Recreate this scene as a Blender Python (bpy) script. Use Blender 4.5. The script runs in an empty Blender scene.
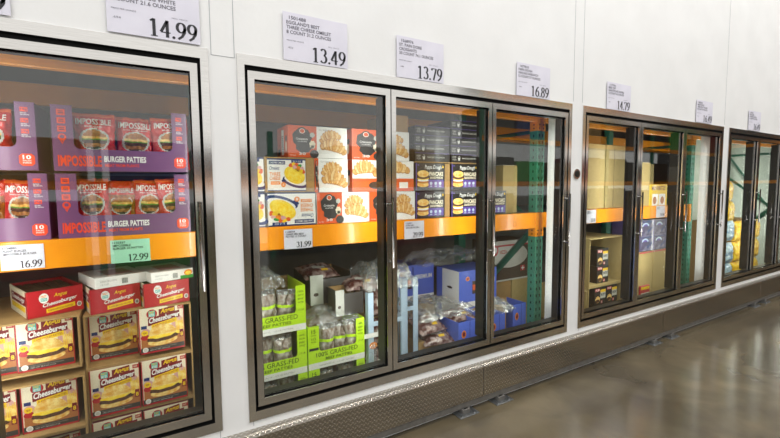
import bpy, bmesh, math, random
from mathutils import Matrix, Vector, noise
R = math.radians
scn = bpy.context.scene
col = scn.collection
random.seed(7)

# ------------------------------------------------------------------ camera
CAM = Vector((-0.3793, -1.9797, 1.4452))
yaw, pitch, roll = .5342, -.0763, -.0079
fw = Vector((math.sin(yaw)*math.cos(pitch), math.cos(yaw)*math.cos(pitch), math.sin(pitch)))
r0 = Vector((math.cos(yaw), -math.sin(yaw), 0)); u0 = r0.cross(fw)
rr = math.cos(roll)*r0 + math.sin(roll)*u0; uu = -math.sin(roll)*r0 + math.cos(roll)*u0
cd = bpy.data.cameras.new('camera'); cam = bpy.data.objects.new('camera', cd); col.objects.link(cam)
cd.sensor_width = 36; cd.lens = 412.04/780*36; cd.clip_start = .05; cd.clip_end = 200
m = Matrix((rr, uu, -fw)).transposed().to_4x4(); m.translation = CAM
cam.matrix_world = m
scn.camera = cam
scn.view_settings.view_transform = 'Standard'; scn.view_settings.look = 'None'
scn.view_settings.gamma = 1; scn.view_settings.use_curve_mapping = False
scn.view_settings.exposure = 0.06

# ------------------------------------------------------------------ materials
MATS = {}
def s2l(c):
    return tuple(((x/12.92) if x <= .04045 else ((x+.055)/1.055)**2.4) for x in c)
def hexc(h):
    h = h.lstrip('#'); return s2l(tuple(int(h[i:i+2], 16)/255 for i in (0, 2, 4)))
def mk(name, c1, c2=None, rough=.5, metal=0., scale=60, bump=0., bscale=None, coat=0., spec=.5, stretch=None, detail=3, lo=.35, hi=.65, emit=0):
    m = bpy.data.materials.new(name); m.use_nodes = True
    nt = m.node_tree; n = nt.nodes; L = nt.links
    b = n['Principled BSDF']
    c1 = hexc(c1) if isinstance(c1, str) else c1
    b.inputs['Base Color'].default_value = (*c1, 1)
    b.inputs['Roughness'].default_value = rough; b.inputs['Metallic'].default_value = metal
    b.inputs['Coat Weight'].default_value = coat; b.inputs['Coat Roughness'].default_value = .08
    b.inputs['Specular IOR Level'].default_value = spec
    tc = n.new('ShaderNodeTexCoord'); mp = n.new('ShaderNodeMapping')
    L.new(tc.outputs['Object'], mp.inputs['Vector'])
    if stretch: mp.inputs['Scale'].default_value = stretch
    if c2 is not None:
        c2 = hexc(c2) if isinstance(c2, str) else c2
        nz = n.new('ShaderNodeTexNoise'); nz.inputs['Scale'].default_value = scale; nz.inputs['Detail'].default_value = detail
        L.new(mp.outputs[0], nz.inputs['Vector'])
        rp = n.new('ShaderNodeValToRGB'); rp.color_ramp.elements[0].position = lo; rp.color_ramp.elements[1].position = hi
        rp.color_ramp.elements[0].color = (*c1, 1); rp.color_ramp.elements[1].color = (*c2, 1)
        L.new(nz.outputs['Fac'], rp.inputs[0]); L.new(rp.outputs[0], b.inputs['Base Color'])
    if bump:
        nz2 = n.new('ShaderNodeTexNoise'); nz2.inputs['Scale'].default_value = bscale or scale; nz2.inputs['Detail'].default_value = 4
        L.new(mp.outputs[0], nz2.inputs['Vector'])
        bp = n.new('ShaderNodeBump'); bp.inputs['Strength'].default_value = bump; bp.inputs['Distance'].default_value = .01
        L.new(nz2.outputs['Fac'], bp.inputs['Height']); L.new(bp.outputs[0], b.inputs['Normal'])
    if emit:
        b.inputs['Emission Color'].default_value = (*c1, 1); b.inputs['Emission Strength'].default_value = emit
    MATS[name] = m; return m
mk('wall_white', '#e8e9e9', '#e3e4e4', rough=.55, scale=3, bump=.05, bscale=40)
mk('seam', '#9fa3a8', rough=.6)
mk('steel', (.72, .70, .665), (.66, .64, .605), rough=.13, metal=1, scale=12, stretch=(1, 1, 30))
mk('steel_dark', (.68, .655, .62), (.60, .58, .545), rough=.13, metal=1, scale=12, stretch=(1, 1, 30))
mk('chrome', (.36, .35, .34), rough=.22, metal=1)
mk('gasket', '#060606', rough=.8, spec=.15)
mk('bronze', '#2a2624', rough=.4)
mk('jamb', '#211e1b', '#1a1816', rough=.45, scale=10)
mk('reveal', '#b9c4b4', '#c5cdc2', rough=.5, scale=6)
mk('led', (1, 1, .95), rough=.4, emit=2.0)
mk('rack_orange', '#f79b14', '#f2930f', rough=.3, scale=8, coat=.3)
mk('rack_green', '#3d8a71', '#377e67', rough=.4, scale=9)
mk('hole', '#071411', rough=.9)
mk('galv', '#8d9092', '#777a7c', rough=.4, metal=.8, scale=40)
mk('rail_grey', '#7c7a76', '#6e6c68', rough=.5, metal=.5, scale=20)
mk('inner', '#8d8b86', '#827f79', rough=.7, scale=4)
mk('inner_floor', '#55524d', rough=.8)
mk('inner_pale', '#dfe9db', '#d2ddcf', rough=.6, scale=4)
mk('wood', '#b08a5c', '#8f6b43', rough=.8, scale=14, stretch=(1, 8, 8))
mk('card', '#b08d5a', '#a58251', rough=.8, scale=25, stretch=(1, 1, 6))
mk('card_pale', '#b9a36d', '#ab9560', rough=.8, scale=22, stretch=(6, 6, 1))
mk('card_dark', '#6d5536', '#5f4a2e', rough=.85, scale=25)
mk('paper', '#dedde9', '#d6d5e2', rough=.6, scale=6)
mk('paper_green', '#a4dcbd', rough=.6)
mk('ink', '#25252b', rough=.6)
mk('ink_grey', '#6c6b78', rough=.6)
mk('lock_ring', '#4a4a4a', rough=.3, metal=1)
# packaging inks
for k, c in dict(purple='#744672', purple_dark='#4f2a50', orange_red='#f0481f', white='#f2f0ec', red='#b51a24', maroon='#7c1420', cream='#efe3c8',
                 yellow='#f5c81e', teal='#3fb8b4', black='#1f1c1b', tan='#b06c38', pink='#d9a3a0', brick='#e05e28', navy='#24356f', sky='#bcd2e8',
                 lime='#c4ee22', lime_dark='#5f8f10', lime_ink='#23400c', blue='#5770d6', blue_dark='#3b4da0', violet='#5d489c', label_orange='#f08a1c', grey='#8e8a84', pale_grey='#c9c9c2',
                 brown='#4a3a2e', pack_yellow='#f0c61c', green='#3f9a3a', slate='#3a3533', lilac='#8273b8', sign_red='#b8323a').items():
    mk(k, c, rough=.42, coat=.12)
mk('bun', '#e6a53c', '#fadf90', rough=.5, scale=45, bump=.2)
mk('cheese', '#ffcf1e', '#ffe45c', rough=.4, scale=60)
mk('patty', '#3c2115', '#6b4128', rough=.6, scale=160, bump=.4)
mk('croissant', '#cf8f40', '#e6b972', rough=.5, scale=70, bump=.2)
mk('croissant_dark', '#99591f', '#c0803a', rough=.5, scale=70)
mk('croissant_light', '#e2b06a', '#f0d39a', rough=.5, scale=70)
mk('omelet', '#f4c61c', '#ffe35a', rough=.5, scale=40)
mk('veg', '#c8321e', '#e89a2a', rough=.5, scale=55, lo=.5, hi=.52)
mk('red_bag', '#c4161c', '#e0302a', rough=.18, scale=30, coat=.9, bump=.9, bscale=35)
mk('bag_back', '#b81a18', rough=.3)
mk('bag_gold', '#b5721c', '#7a4312', rough=.25, scale=60, coat=.7, bump=.4, bscale=35)
mk('meat', '#57302b', '#a88f88', rough=.2, scale=24, coat=.8, bump=.6, bscale=28, lo=.42, hi=.62)  # pale noise tone paints white-grey glints of the packaging into the colour
mk('patties', '#7d6858', '#d5cfc6', rough=.22, scale=30, coat=.8, bump=.7, bscale=30, lo=.4, hi=.7, stretch=(1, 1, .7))
mk('snack_yellow', '#f7d21c', '#dba012', rough=.35, scale=26, coat=.5, lo=.45, hi=.6)
mk('snack_blue', '#bcd8e4', '#5f8fb8', rough=.35, scale=20, coat=.5, lo=.45, hi=.62)
mk('purple_pack', '#41385f', '#6f6a88', rough=.35, scale=16, coat=.4, lo=.5, hi=.62)
mk('ceiling_paint', '#9a958c', rough=.9)
mk('tube', (1, .98, .94), rough=.5, emit=5)

def film(name, a=.12, b=.5, scale=18, haze='#dfe3e2'):
    m = bpy.data.materials.new(name); m.use_nodes = True
    nt = m.node_tree; n = nt.nodes; L = nt.links; n.clear()
    out = n.new('ShaderNodeOutputMaterial'); tr = n.new('ShaderNodeBsdfTransparent'); gl = n.new('ShaderNodeBsdfGlossy'); df = n.new('ShaderNodeBsdfDiffuse')
    gl.inputs['Roughness'].default_value = .12
    df.inputs['Color'].default_value = (*hexc(haze), 1)
    tc = n.new('ShaderNodeTexCoord'); nz = n.new('ShaderNodeTexNoise'); nz.inputs['Scale'].default_value = scale; nz.inputs['Detail'].default_value = 5; nz.inputs['Distortion'].default_value = 1.2
    L.new(tc.outputs['Object'], nz.inputs['Vector'])
    bp = n.new('ShaderNodeBump'); bp.inputs['Strength'].default_value = .9; bp.inputs['Distance'].default_value = .02
    L.new(nz.outputs['Fac'], bp.inputs['Height']); L.new(bp.outputs[0], gl.inputs['Normal']); L.new(bp.outputs[0], df.inputs['Normal'])
    m1 = n.new('ShaderNodeMixShader'); m1.inputs[0].default_value = .5; L.new(gl.outputs[0], m1.inputs[1]); L.new(df.outputs[0], m1.inputs[2])
    mr = n.new('ShaderNodeMapRange'); mr.inputs['From Min'].default_value = .42; mr.inputs['From Max'].default_value = .68; mr.inputs['To Min'].default_value = a; mr.inputs['To Max'].default_value = b
    L.new(nz.outputs['Fac'], mr.inputs['Value'])
    m2 = n.new('ShaderNodeMixShader'); L.new(mr.outputs[0], m2.inputs[0]); L.new(tr.outputs[0], m2.inputs[1]); L.new(m1.outputs[0], m2.inputs[2])
    L.new(m2.outputs[0], out.inputs[0]); MATS[name] = m
film('film')
film('film_thick', .22, .75, 14)

def glassmat():
    m = bpy.data.materials.new('glass'); m.use_nodes = True
    nt = m.node_tree; n = nt.nodes; L = nt.links; n.clear()
    out = n.new('ShaderNodeOutputMaterial'); tr = n.new('ShaderNodeBsdfTransparent'); gl = n.new('ShaderNodeBsdfGlossy')
    tr.inputs['Color'].default_value = (.93, .95, .93, 1); gl.inputs['Roughness'].default_value = .015
    geo = n.new('ShaderNodeNewGeometry'); dt = n.new('ShaderNodeVectorMath'); dt.operation = 'DOT_PRODUCT'
    L.new(geo.outputs['Incoming'], dt.inputs[0]); L.new(geo.outputs['Normal'], dt.inputs[1])
    ab = n.new('ShaderNodeMath'); ab.operation = 'ABSOLUTE'; L.new(dt.outputs['Value'], ab.inputs[0])
    su = n.new('ShaderNodeMath'); su.operation = 'SUBTRACT'; su.inputs[0].default_value = 1; L.new(ab.outputs[0], su.inputs[1])
    pw = n.new('ShaderNodeMath'); pw.operation = 'POWER'; pw.inputs[1].default_value = 5; L.new(su.outputs[0], pw.inputs[0])
    mu = n.new('ShaderNodeMath'); mu.operation = 'MULTIPLY_ADD'; mu.inputs[1].default_value = .92; mu.inputs[2].default_value = .075; mu.use_clamp = True
    L.new(pw.outputs[0], mu.inputs[0])
    mx = n.new('ShaderNodeMixShader'); L.new(mu.outputs[0], mx.inputs[0]); L.new(tr.outputs[0], mx.inputs[1]); L.new(gl.outputs[0], mx.inputs[2])
    L.new(mx.outputs[0], out.inputs[0]); MATS['glass'] = m
glassmat()

def floormat():
    m = mk('concrete', '#463f33', '#655b47', rough=.22, scale=.9, detail=6, lo=.3, hi=.7)
    nt = m.node_tree; n = nt.nodes; L = nt.links; b = n['Principled BSDF']
    tc = n.new('ShaderNodeTexCoord')
    a = n.new('ShaderNodeTexNoise'); a.inputs['Scale'].default_value = 3.5; a.inputs['Detail'].default_value = 9; a.inputs['Distortion'].default_value = .6
    L.new(tc.outputs['Object'], a.inputs['Vector'])
    old = b.inputs['Base Color'].links[0].from_socket
    mx = n.new('ShaderNodeMixRGB'); mx.blend_type = 'OVERLAY'; mx.inputs[0].default_value = .55
    L.new(old, mx.inputs[1]); L.new(a.outputs['Fac'], mx.inputs[2]); L.new(mx.outputs[0], b.inputs['Base Color'])
    rg = n.new('ShaderNodeMapRange'); rg.inputs['To Min'].default_value = .13; rg.inputs['To Max'].default_value = .22
    L.new(a.outputs['Fac'], rg.inputs['Value']); L.new(rg.outputs[0], b.inputs['Roughness'])
floormat()

def treadmat():
    m = mk('tread_plate', (.50, .48, .44), rough=.26, metal=1)
    nt = m.node_tree; n = nt.nodes; L = nt.links; b = n['Principled BSDF']
    tc = n.new('ShaderNodeTexCoord')
    def lay(rot, off):
        mp = n.new('ShaderNodeMapping'); mp.inputs['Location'].default_value = (off, off*.7, off)
        L.new(tc.outputs['UV'], mp.inputs['Vector'])
        vs = n.new('ShaderNodeVectorMath'); vs.operation = 'MULTIPLY'; vs.inputs[1].default_value = (38, 38, 1)
        L.new(mp.outputs[0], vs.inputs[0])
        fr = n.new('ShaderNodeVectorMath'); fr.operation = 'FRACTION'; L.new(vs.outputs[0], fr.inputs[0])
        sb = n.new('ShaderNodeVectorMath'); sb.operation = 'SUBTRACT'; sb.inputs[1].default_value = (.5, .5, 0); L.new(fr.outputs[0], sb.inputs[0])
        mr = n.new('ShaderNodeMapping'); mr.vector_type = 'POINT'; mr.inputs['Rotation'].default_value = (0, 0, rot); mr.inputs['Scale'].default_value = (1, 1, 0)
        L.new(sb.outputs[0], mr.inputs['Vector'])
        sc = n.new('ShaderNodeVectorMath'); sc.operation = 'MULTIPLY'; sc.inputs[1].default_value = (2.6, 8.5, 0); L.new(mr.outputs[0], sc.inputs[0])
        ln = n.new('ShaderNodeVectorMath'); ln.operation = 'LENGTH'; L.new(sc.outputs[0], ln.inputs[0])
        r = n.new('ShaderNodeMapRange'); r.inputs['From Min'].default_value = .5; r.inputs['From Max'].default_value = 1; r.inputs['To Min'].default_value = 1; r.inputs['To Max'].default_value = 0
        L.new(ln.outputs['Value'], r.inputs['Value']); return r.outputs[0]
    a = lay(R(40), 0); c = lay(R(-40), .5/38)
    mx = n.new('ShaderNodeMath'); mx.operation = 'MAXIMUM'; L.new(a, mx.inputs[0]); L.new(c, mx.inputs[1])
    bp = n.new('ShaderNodeBump'); bp.inputs['Strength'].default_value = .22; bp.inputs['Distance'].default_value = .003
    L.new(mx.outputs[0], bp.inputs['Height']); L.new(bp.outputs[0], b.inputs['Normal'])
    mc = n.new('ShaderNodeMixRGB'); mc.inputs[1].default_value = (.40, .37, .32, 1); mc.inputs[2].default_value = (.85, .82, .77, 1)
    L.new(mx.outputs[0], mc.inputs[0]); L.new(mc.outputs[0], b.inputs['Base Color'])
treadmat()

# ------------------------------------------------------------------ mesh builder
_TC = {}
def text_mesh(s, bold=0., sp=1.):
    k = (s, bold, sp)
    if k in _TC: return _TC[k]
    c = bpy.data.curves.new('t', 'FONT'); c.body = s; c.offset = bold; c.space_character = sp; c.resolution_u = 2
    o = bpy.data.objects.new('t', c); col.objects.link(o)
    dg = bpy.context.evaluated_depsgraph_get(); me = bpy.data.meshes.new_from_object(o.evaluated_get(dg))
    vs = [(v.co.x, v.co.y) for v in me.vertices]; fs = [tuple(p.vertices) for p in me.polygons]
    bpy.data.objects.remove(o); bpy.data.curves.remove(c); bpy.data.meshes.remove(me)
    xs = [v[0] for v in vs]; ys = [v[1] for v in vs]
    x0, x1, y0, y1 = min(xs), max(xs), min(ys), max(ys)
    vs = [((x-x0)/(x1-x0), (y-y0)/(y1-y0)) for x, y in vs]
    _TC[k] = (vs, fs); return _TC[k]

def arc(cx, cy, rx, ry, a0, a1, n=12):
    return [(cx+rx*math.cos(R(a0+(a1-a0)*i/n)), cy+ry*math.sin(R(a0+(a1-a0)*i/n))) for i in range(n+1)]
GL = {  # centre lines of serif numerals in a .56 x 1 cell
    '0': [arc(.27, .5, .2, .45, 0, 360, 24)],
    '1': [[(.28, .97), (.28, .03)], [(.1, .84), (.28, .95)], [(.12, .02), (.44, .02)]],
    '2': [arc(.26, .72, .18, .24, 165, -30, 12)+[(.08, .05)], [(.07, .05), (.47, .07)], [(.47, .05), (.5, .2)]],
    '3': [arc(.25, .75, .17, .21, 155, -80, 12), arc(.25, .29, .21, .25, 85, -150, 14)],
    '4': [[(.36, .97), (.36, .02)], [(.36, .95), (.04, .3)], [(.03, .29), (.52, .29)]],
    '5': [[(.14, .93), (.46, .93)], [(.15, .93), (.1, .56)], arc(.24, .31, .22, .28, 110, -150, 14)],
    '6': [arc(.28, .3, .2, .27, 0, 360, 22), [(.44, .96), (.24, .8), (.11, .55), (.08, .3)]],
    '7': [[(.07, .93), (.5, .93)], [(.07, .93), (.06, .78)], [(.49, .93), (.24, .02)]],
    '8': [arc(.27, .74, .16, .21, 0, 360, 20), arc(.27, .27, .2, .25, 0, 360, 20)],
    '9': [arc(.27, .69, .2, .27, 0, 360, 22), [(.11, .03), (.31, .19), (.44, .44), (.47, .69)]],
    '.': [arc(.1, .07, .035, .035, 0, 360, 8)],
}
class MB:
    def __init__(s): s.v = []; s.f = []; s.m = []; s.mats = []; s.T = None; s.uv = {}; s.smooth = set()
    def mi(s, name):
        if name not in s.mats: s.mats.append(name)
        return s.mats.index(name)
    def av(s, p):
        p = Vector(p)
        if s.T is not None: p = s.T @ p
        s.v.append(tuple(p)); return len(s.v)-1
    def face(s, idx, mat, smooth=False):
        s.f.append(tuple(idx)); s.m.append(s.mi(mat))
        if smooth: s.smooth.add(len(s.f)-1)
    def poly(s, pts, mat): s.face([s.av(p) for p in pts], mat)
    def box(s, x0, y0, z0, x1, y1, z1, mat, skip=''):
        i = [s.av(p) for p in ((x0, y0, z0), (x1, y0, z0), (x1, y1, z0), (x0, y1, z0), (x0, y0, z1), (x1, y0, z1), (x1, y1, z1), (x0, y1, z1))]
        F = dict(b=(0, 3, 2, 1), t=(4, 5, 6, 7), f=(0, 1, 5, 4), r=(1, 2, 6, 5), k=(2, 3, 7, 6), l=(3, 0, 4, 7))
        for k, q in F.items():
            if k not in skip: s.face([i[a] for a in q], mat)
        return s
    def bbox(s, x0, y0, z0, x1, y1, z1, mat, b=.003):
        # bevelled box
        xs = (x0, x1); ys = (y0, y1); zs = (z0, z1)
        bm = bmesh.new(); bmesh.ops.create_cube(bm, size=1)
        for v in bm.verts: v.co = Vector(((x0+x1)/2+v.co.x*(x1-x0), (y0+y1)/2+v.co.y*(y1-y0), (z0+z1)/2+v.co.z*(z1-z0)))
        bmesh.ops.bevel(bm, geom=bm.edges[:], offset=b, segments=1, affect='EDGES')
        s.addbm(bm, mat); return s
    def addbm(s, bm, mat, smooth=False):
        bm.verts.index_update(); o = len(s.v)
        for v in bm.verts: s.av(v.co)
        for f in bm.faces: s.face([o+v.index for v in f.verts], mat, smooth)
        bm.free()
    def tube(s, pts, r, mat, n=10, cap=True):
        rings = []; pts = [Vector(p) for p in pts]
        for i, p in enumerate(pts):
            d = (pts[min(i+1, len(pts)-1)]-pts[max(i-1, 0)]).normalized()
            a = d.cross(Vector((0, 0, 1)) if abs(d.z) < .9 else Vector((1, 0, 0))).normalized(); b = d.cross(a)
            rings.append([s.av(p+a*math.cos(2*math.pi*k/n)*r+b*math.sin(2*math.pi*k/n)*r) for k in range(n)])
        for A, B in zip(rings, rings[1:]):
            for k in range(n): s.face((A[k], A[(k+1) % n], B[(k+1) % n], B[k]), mat, True)
        if cap: s.face(rings[0], mat); s.face(rings[-1][::-1], mat)
        return s
    # ---- decals on the local plane y = 0 facing -y
    def Y(s, l): return -.0005*l-.0003
    def pg(s, pts, l, mat): s.poly([(x, s.Y(l), z) for x, z in pts], mat); return s
    def rc(s, x0, z0, x1, z1, l, mat, rise=0, slant=0): return s.pg([(x0, z0), (x1, z0+rise), (x1+slant, z1+rise), (x0+slant, z1)], l, mat)
    def el(s, cx, cz, rx, rz, l, mat, n=20, a0=0, a1=360, rot=0, wob=0):
        P = []
        for i in range(n if a1-a0 >= 360 else n+1):
            a = R(a0+(a1-a0)*i/n); k = 1+wob*math.sin(7*a+cx*90)
            x, z = rx*math.cos(a)*k, rz*math.sin(a)*k; c, d = math.cos(R(rot)), math.sin(R(rot))
            P.append((cx+x*c-z*d, cz+x*d+z*c))
        return s.pg(P, l, mat)
    def tx(s, t, x0, z0, x1, z1, l, mat, bold=0., rise=0, slant=0, fn=None, flip=False):
        vs, fs = text_mesh(t, bold); o = len(s.v)
        for a, b in vs:
            if flip: a, b = 1-a, 1-b
            p = (x0+(x1-x0)*a+slant*b, s.Y(l), z0+(z1-z0)*b+rise*a)
            s.av(fn(p) if fn else p)
        for f in fs: s.face([o+i for i in f], mat)
        return s
    def serif(s, t, x0, z0, x1, z1, l, mat):
        cells = [.22 if c == '.' else .58 for c in t]; tot = sum(cells); sx = (x1-x0)/tot; sz = z1-z0; cx = 0
        for c, w in zip(t, cells):
            for st in GL[c]:
                L = []; Rr = []
                for i, p in enumerate(st):
                    a = st[max(i-1, 0)]; b = st[min(i+1, len(st)-1)]
                    if st[0] == st[-1] or (abs(st[0][0]-st[-1][0])+abs(st[0][1]-st[-1][1]) < 1e-6):
                        a = st[i-1] if i > 0 else st[-2]; b = st[i+1] if i < len(st)-1 else st[1]
                    dx, dz = b[0]-a[0], b[1]-a[1]; q = math.hypot(dx, dz) or 1; dx /= q; dz /= q
                    h = .03+.05*abs(dz)
                    if c == '.': h = .05
                    L.append((p[0]-dz*h, p[1]+dx*h*.9)); Rr.append((p[0]+dz*h, p[1]-dx*h*.9))
                for i in range(len(st)-1):
                    s.pg([(x0+(cx+q[0])*sx, z0+q[1]*sz) for q in (L[i], Rr[i], Rr[i+1], L[i+1])], l, mat)
            cx += w
        return s
    def build(s, name, parent=None, loc=None, rot=0, smooth=False):
        me = bpy.data.meshes.new(name); me.from_pydata(s.v, [], s.f)
        for k in s.mats: me.materials.append(MATS[k])
        for i, p in enumerate(me.polygons):
            p.material_index = s.m[i]; p.use_smooth = smooth or i in s.smooth
        me.update()
        o = bpy.data.objects.new(name, me); col.objects.link(o)
        if parent is not None: o.parent = parent
        if loc is not None: o.location = loc
        o.rotation_euler.z = rot
        return o
def tag(o, label, cat, group=None, kind=None):
    if label: o['label'] = label
    if cat: o['category'] = cat
    if group: o['group'] = group
    if kind: o['kind'] = kind
    return o
def thing(name, label, cat, loc=(0, 0, 0), rot=0, group=None):
    o = bpy.data.objects.new(name, None); o.empty_display_size = .05; col.objects.link(o); o.location = loc; o.rotation_euler.z = rot
    return tag(o, label, cat, group)
def dup(o, loc=None, rot=None, label=None, parent=None, group=None):
    c = o.copy(); col.objects.link(c)
    if parent is not None: c.parent = parent
    if loc is not None: c.location = loc
    if rot is not None: c.rotation_euler.z = rot
    if label: c['label'] = label
    if group: c['group'] = group
    for ch in o.children: dup(ch, parent=c)
    return c
def struct(o): o['kind'] = 'structure'; return o

# ------------------------------------------------------------------ geometry constants
Z0, Z1 = .325, 2.0523          # outer trim bottom / top
DW, T = .7621, .0417
BW = 3*DW+2*T
BX = {1: -.1194-BW, 2: 0., 3: BW+.1306, 4: 2*BW+.1306+.1273, 5: 3*BW+.1306+.2546}
WALLT = .20
FACE = .006                    # wall face just behind the trim face
XL, XR = -3.0, 10.5

# ------------------------------------------------------------------ room
b = MB(); ops = [(BX[i]+.012, BX[i]+BW-.012) for i in (1, 2, 3, 4, 5)]
xs = XL
for a, c in ops:
    b.box(xs, FACE, 0, a, WALLT, 5.2, 'wall_white')
    b.box(a, FACE, 0, c, WALLT, Z0+.012, 'wall_white'); b.box(a, FACE, Z1-.012, c, WALLT, 5.2, 'wall_white')
    xs = c
b.box(xs, FACE, 0, XR, WALLT, 5.2, 'wall_white')
w = struct(b.build('wall_back'))
# panel joints on the wall
b = MB()
for x, z0, z1 in ((-.1055, Z1-.023, 5), (-.009, Z1-.023, 5), (2.385, Z1+.02, 5), (2.492, Z1+.02, 5), (4.885, Z1+.02, 5), (.02, .30, Z0-.001), (-.13, .29, Z0-.001), (2.52, .3, Z0-.001)):
    b.box(x-.0012, FACE-.0012, z0, x+.0012, FACE+.002, z1, 'seam')
b.box(-.1055, FACE-.0012, Z1-.0235, -.009, FACE+.002, Z1-.0215, 'seam')
struct(b.build('trim_1'))
b = MB(); b.box(XL-4, -9, -.05, 32, FACE, 0, 'concrete'); fl = struct(b.build('floor'))
b = MB(); b.box(XL, FACE, -.06, XR, 4.2, -.001, 'inner_floor'); struct(b.build('floor_freezer'))
b = MB(); b.box(XL-4, -9, 7.2, 32, .3, 7.3, 'ceiling_paint'); struct(b.build('ceiling'))
b = MB(); b.box(XL, 4.0, 0, XR, 4.1, 3.2, 'inner'); struct(b.build('wall_freezer_back'))
b = MB(); b.box(XL, WALLT, 3.1, XR, 4.1, 3.2, 'inner'); struct(b.build('ceiling_freezer'))
for x, n in ((XL, 'wall_freezer_left'), (XR-.1, 'wall_freezer_right')):
    b = MB(); b.box(x, WALLT, 0, x+.1, 4.0, 3.1, 'inner'); struct(b.build(n))

# ------------------------------------------------------------------ freezer frames and doors
def ring(b, x0, z0, x1, z1, w, y0, y1, mat, ws=None):
    ws = ws or w
    b.box(x0, y0, z0, x0+ws, y1, z1, mat); b.box(x1-ws, y0, z0, x1, y1, z1, mat)
    b.box(x0+ws, y0, z0, x1-ws, y1, z0+w, mat); b.box(x0+ws, y0, z1-w, x1-ws, y1, z1, mat)
frame_lab = {1: 'brushed metal freezer frame at the far left, around the burger patty door', 2: 'brushed metal three-door freezer frame around omelets, croissants and grass-fed patties',
             3: 'brushed metal three-door freezer frame around open cardboard cases, right of the round lock', 4: 'brushed metal freezer frame farthest down the aisle, around yellow bags', 5: 'brushed metal freezer frame past the right edge of the photo'}
door_w = DW-.006
def make_door():
    t = thing('freezer_door', 'x', 'freezer door', group='glass freezer doors')
    h0, h1 = Z0+.066, Z1-.070
    b = MB(); ring(b, 0, h0, door_w, h1, .036, 0, .034, 'steel_dark', .0295)
    ring(b, .0295, h0+.036, door_w-.0295, h1-.036, .004, .012, .03, 'gasket')
    b.build('door_frame', t)
    b = MB(); b.box(.0336, .018, h0+.0402, door_w-.0336, .022, h1-.0402, 'glass'); b.build('glass_pane', t)
    b = MB(); hx = door_w-.013
    b.tube([(hx, -.04, 1.0), (hx, -.04, 1.39)], .0065, 'chrome'); hd = b.build('handle', t)
    for z in (1.028, 1.352):
        b = MB(); b.tube([(hx, 0, z), (hx, -.04, z)], .006, 'chrome'); b.tube([(hx, -.001, z), (hx, -.004, z)], .011, 'chrome'); b.build('handle_mount', hd)
    return t
door0 = make_door(); first = True
door_lab = {(1, 0): 'first glass freezer door of the burger patty bank', (1, 1): 'glass freezer door left of the one with burger patties', (1, 2): 'glass freezer door in front of purple burger patty trays and cheeseburger boxes',
            (2, 0): 'glass freezer door over the omelet and croissant cartons', (2, 1): 'glass freezer door over the pancake sandwich cartons', (2, 2): 'glass freezer door over the green rack upright and grey carton',
            (3, 0): 'glass freezer door over the open case of black and yellow boxes', (3, 1): 'glass freezer door over the purple packs', (3, 2): 'glass freezer door right of the purple packs, over the green upright',
            (4, 0): 'glass freezer door over stacked yellow and pale blue bags', (4, 1): 'glass freezer door second from the far end, over yellow bags', (4, 2): 'last glass freezer door at the far end', (5, 0): 'glass freezer door past the right edge, first', (5, 1): 'glass freezer door past the right edge, second', (5, 2): 'glass freezer door past the right edge, third'}
for k in (1, 2, 3, 4, 5):
    X = BX[k]
    t = thing('freezer_frame', frame_lab[k], 'freezer frame', (X, 0, 0), group='freezer door frames')
    b = MB(); ring(b, 0, Z0, BW, Z1, .046, 0, .0055, 'steel', .032); ring(b, .032, Z0+.046, BW-.032, Z1-.046, .003, .001, .0074, 'gasket', .003); b.build('trim', t)
    b = MB(); ring(b, .0125, Z0+.0125, BW-.0125, Z1-.0125, .091, .0365, .09, 'jamb', .06)
    ring(b, .0125, Z0+.0125, BW-.0125, Z1-.0125, .0525, .0075, .036, 'gasket', .0285); b.build('jamb', t)
    for i in (1, 2):
        b = MB(); xm = T+i*DW; b.box(xm-.032, .0365, Z0+.104, xm+.032, .115, Z1-.104, 'jamb'); b.box(xm-.002, .02, Z0+.062, xm+.002, .0364, Z1-.062, 'gasket')
        b.build('mullion', t)
    for i in range(4):
        xm = T+i*DW if i in (1, 2) else (.04 if i == 0 else BW-.04)
        y = .1155 if i in (1, 2) else .0905
        b = MB(); b.bbox(xm-.008, y, Z0+.16, xm+.008, y+.004, Z1-.16, 'led', .001); b.build('light_strip', t)
    for i in range(3):
        d = door0 if first else dup(door0); first = False
        d.location = (X+T+i*DW+.003, 0, 0); d['label'] = door_lab[(k, i)]

# ------------------------------------------------------------------ bumper, rail, feet
joints = [-1.05, 1.47, 3.72, 5.96, 8.2]
prof = [(FACE-.001, .287), (-.028, .2785), (-.037, .2735), (-.04, .267), (-.04, .075)]
for k, (x0, x1) in enumerate(zip([-3.0]+joints, joints+[10.4])):
    me_v = []; me_f = []; uvs = []
    s = 0; L = [0]
    for p, q in zip(prof, prof[1:]): s += math.hypot(q[0]-p[0], q[1]-p[1]); L.append(s)
    th = .002
    bm = bmesh.new(); uvl = bm.loops.layers.uv.new('uv')
    rowsA = [[bm.verts.new((x, y, z)) for x in (x0+.002, x1-.002)] for y, z in prof]
    for i in range(len(prof)-1):
        f = bm.faces.new((rowsA[i][0], rowsA[i+1][0], rowsA[i+1][1], rowsA[i][1]))
        for lp in f.loops:
            j = i if lp.vert in rowsA[i] else i+1
            lp[uvl].uv = (lp.vert.co.x, L[j])
    me = bpy.data.meshes.new('bumper_plate'); bm.to_mesh(me); bm.free(); me.materials.append(MATS['tread_plate'])
    o = bpy.data.objects.new('bumper_plate', me); col.objects.link(o)
    md = o.modifiers.new('solid', 'SOLIDIFY'); md.thickness = .002; md.offset = -1
    lab = ['tread plate bumper section below the burger patty door', 'tread plate bumper section below the grass-fed patties, left of the nearest seam', 'tread plate bumper section below the third door bank, between two seams',
           'tread plate bumper section under the purple packs further along', 'tread plate bumper section under the yellow bags', 'last tread plate bumper section at the far end']
    tag(o, lab[k], 'bumper', 'tread plate bumper sections')
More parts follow.
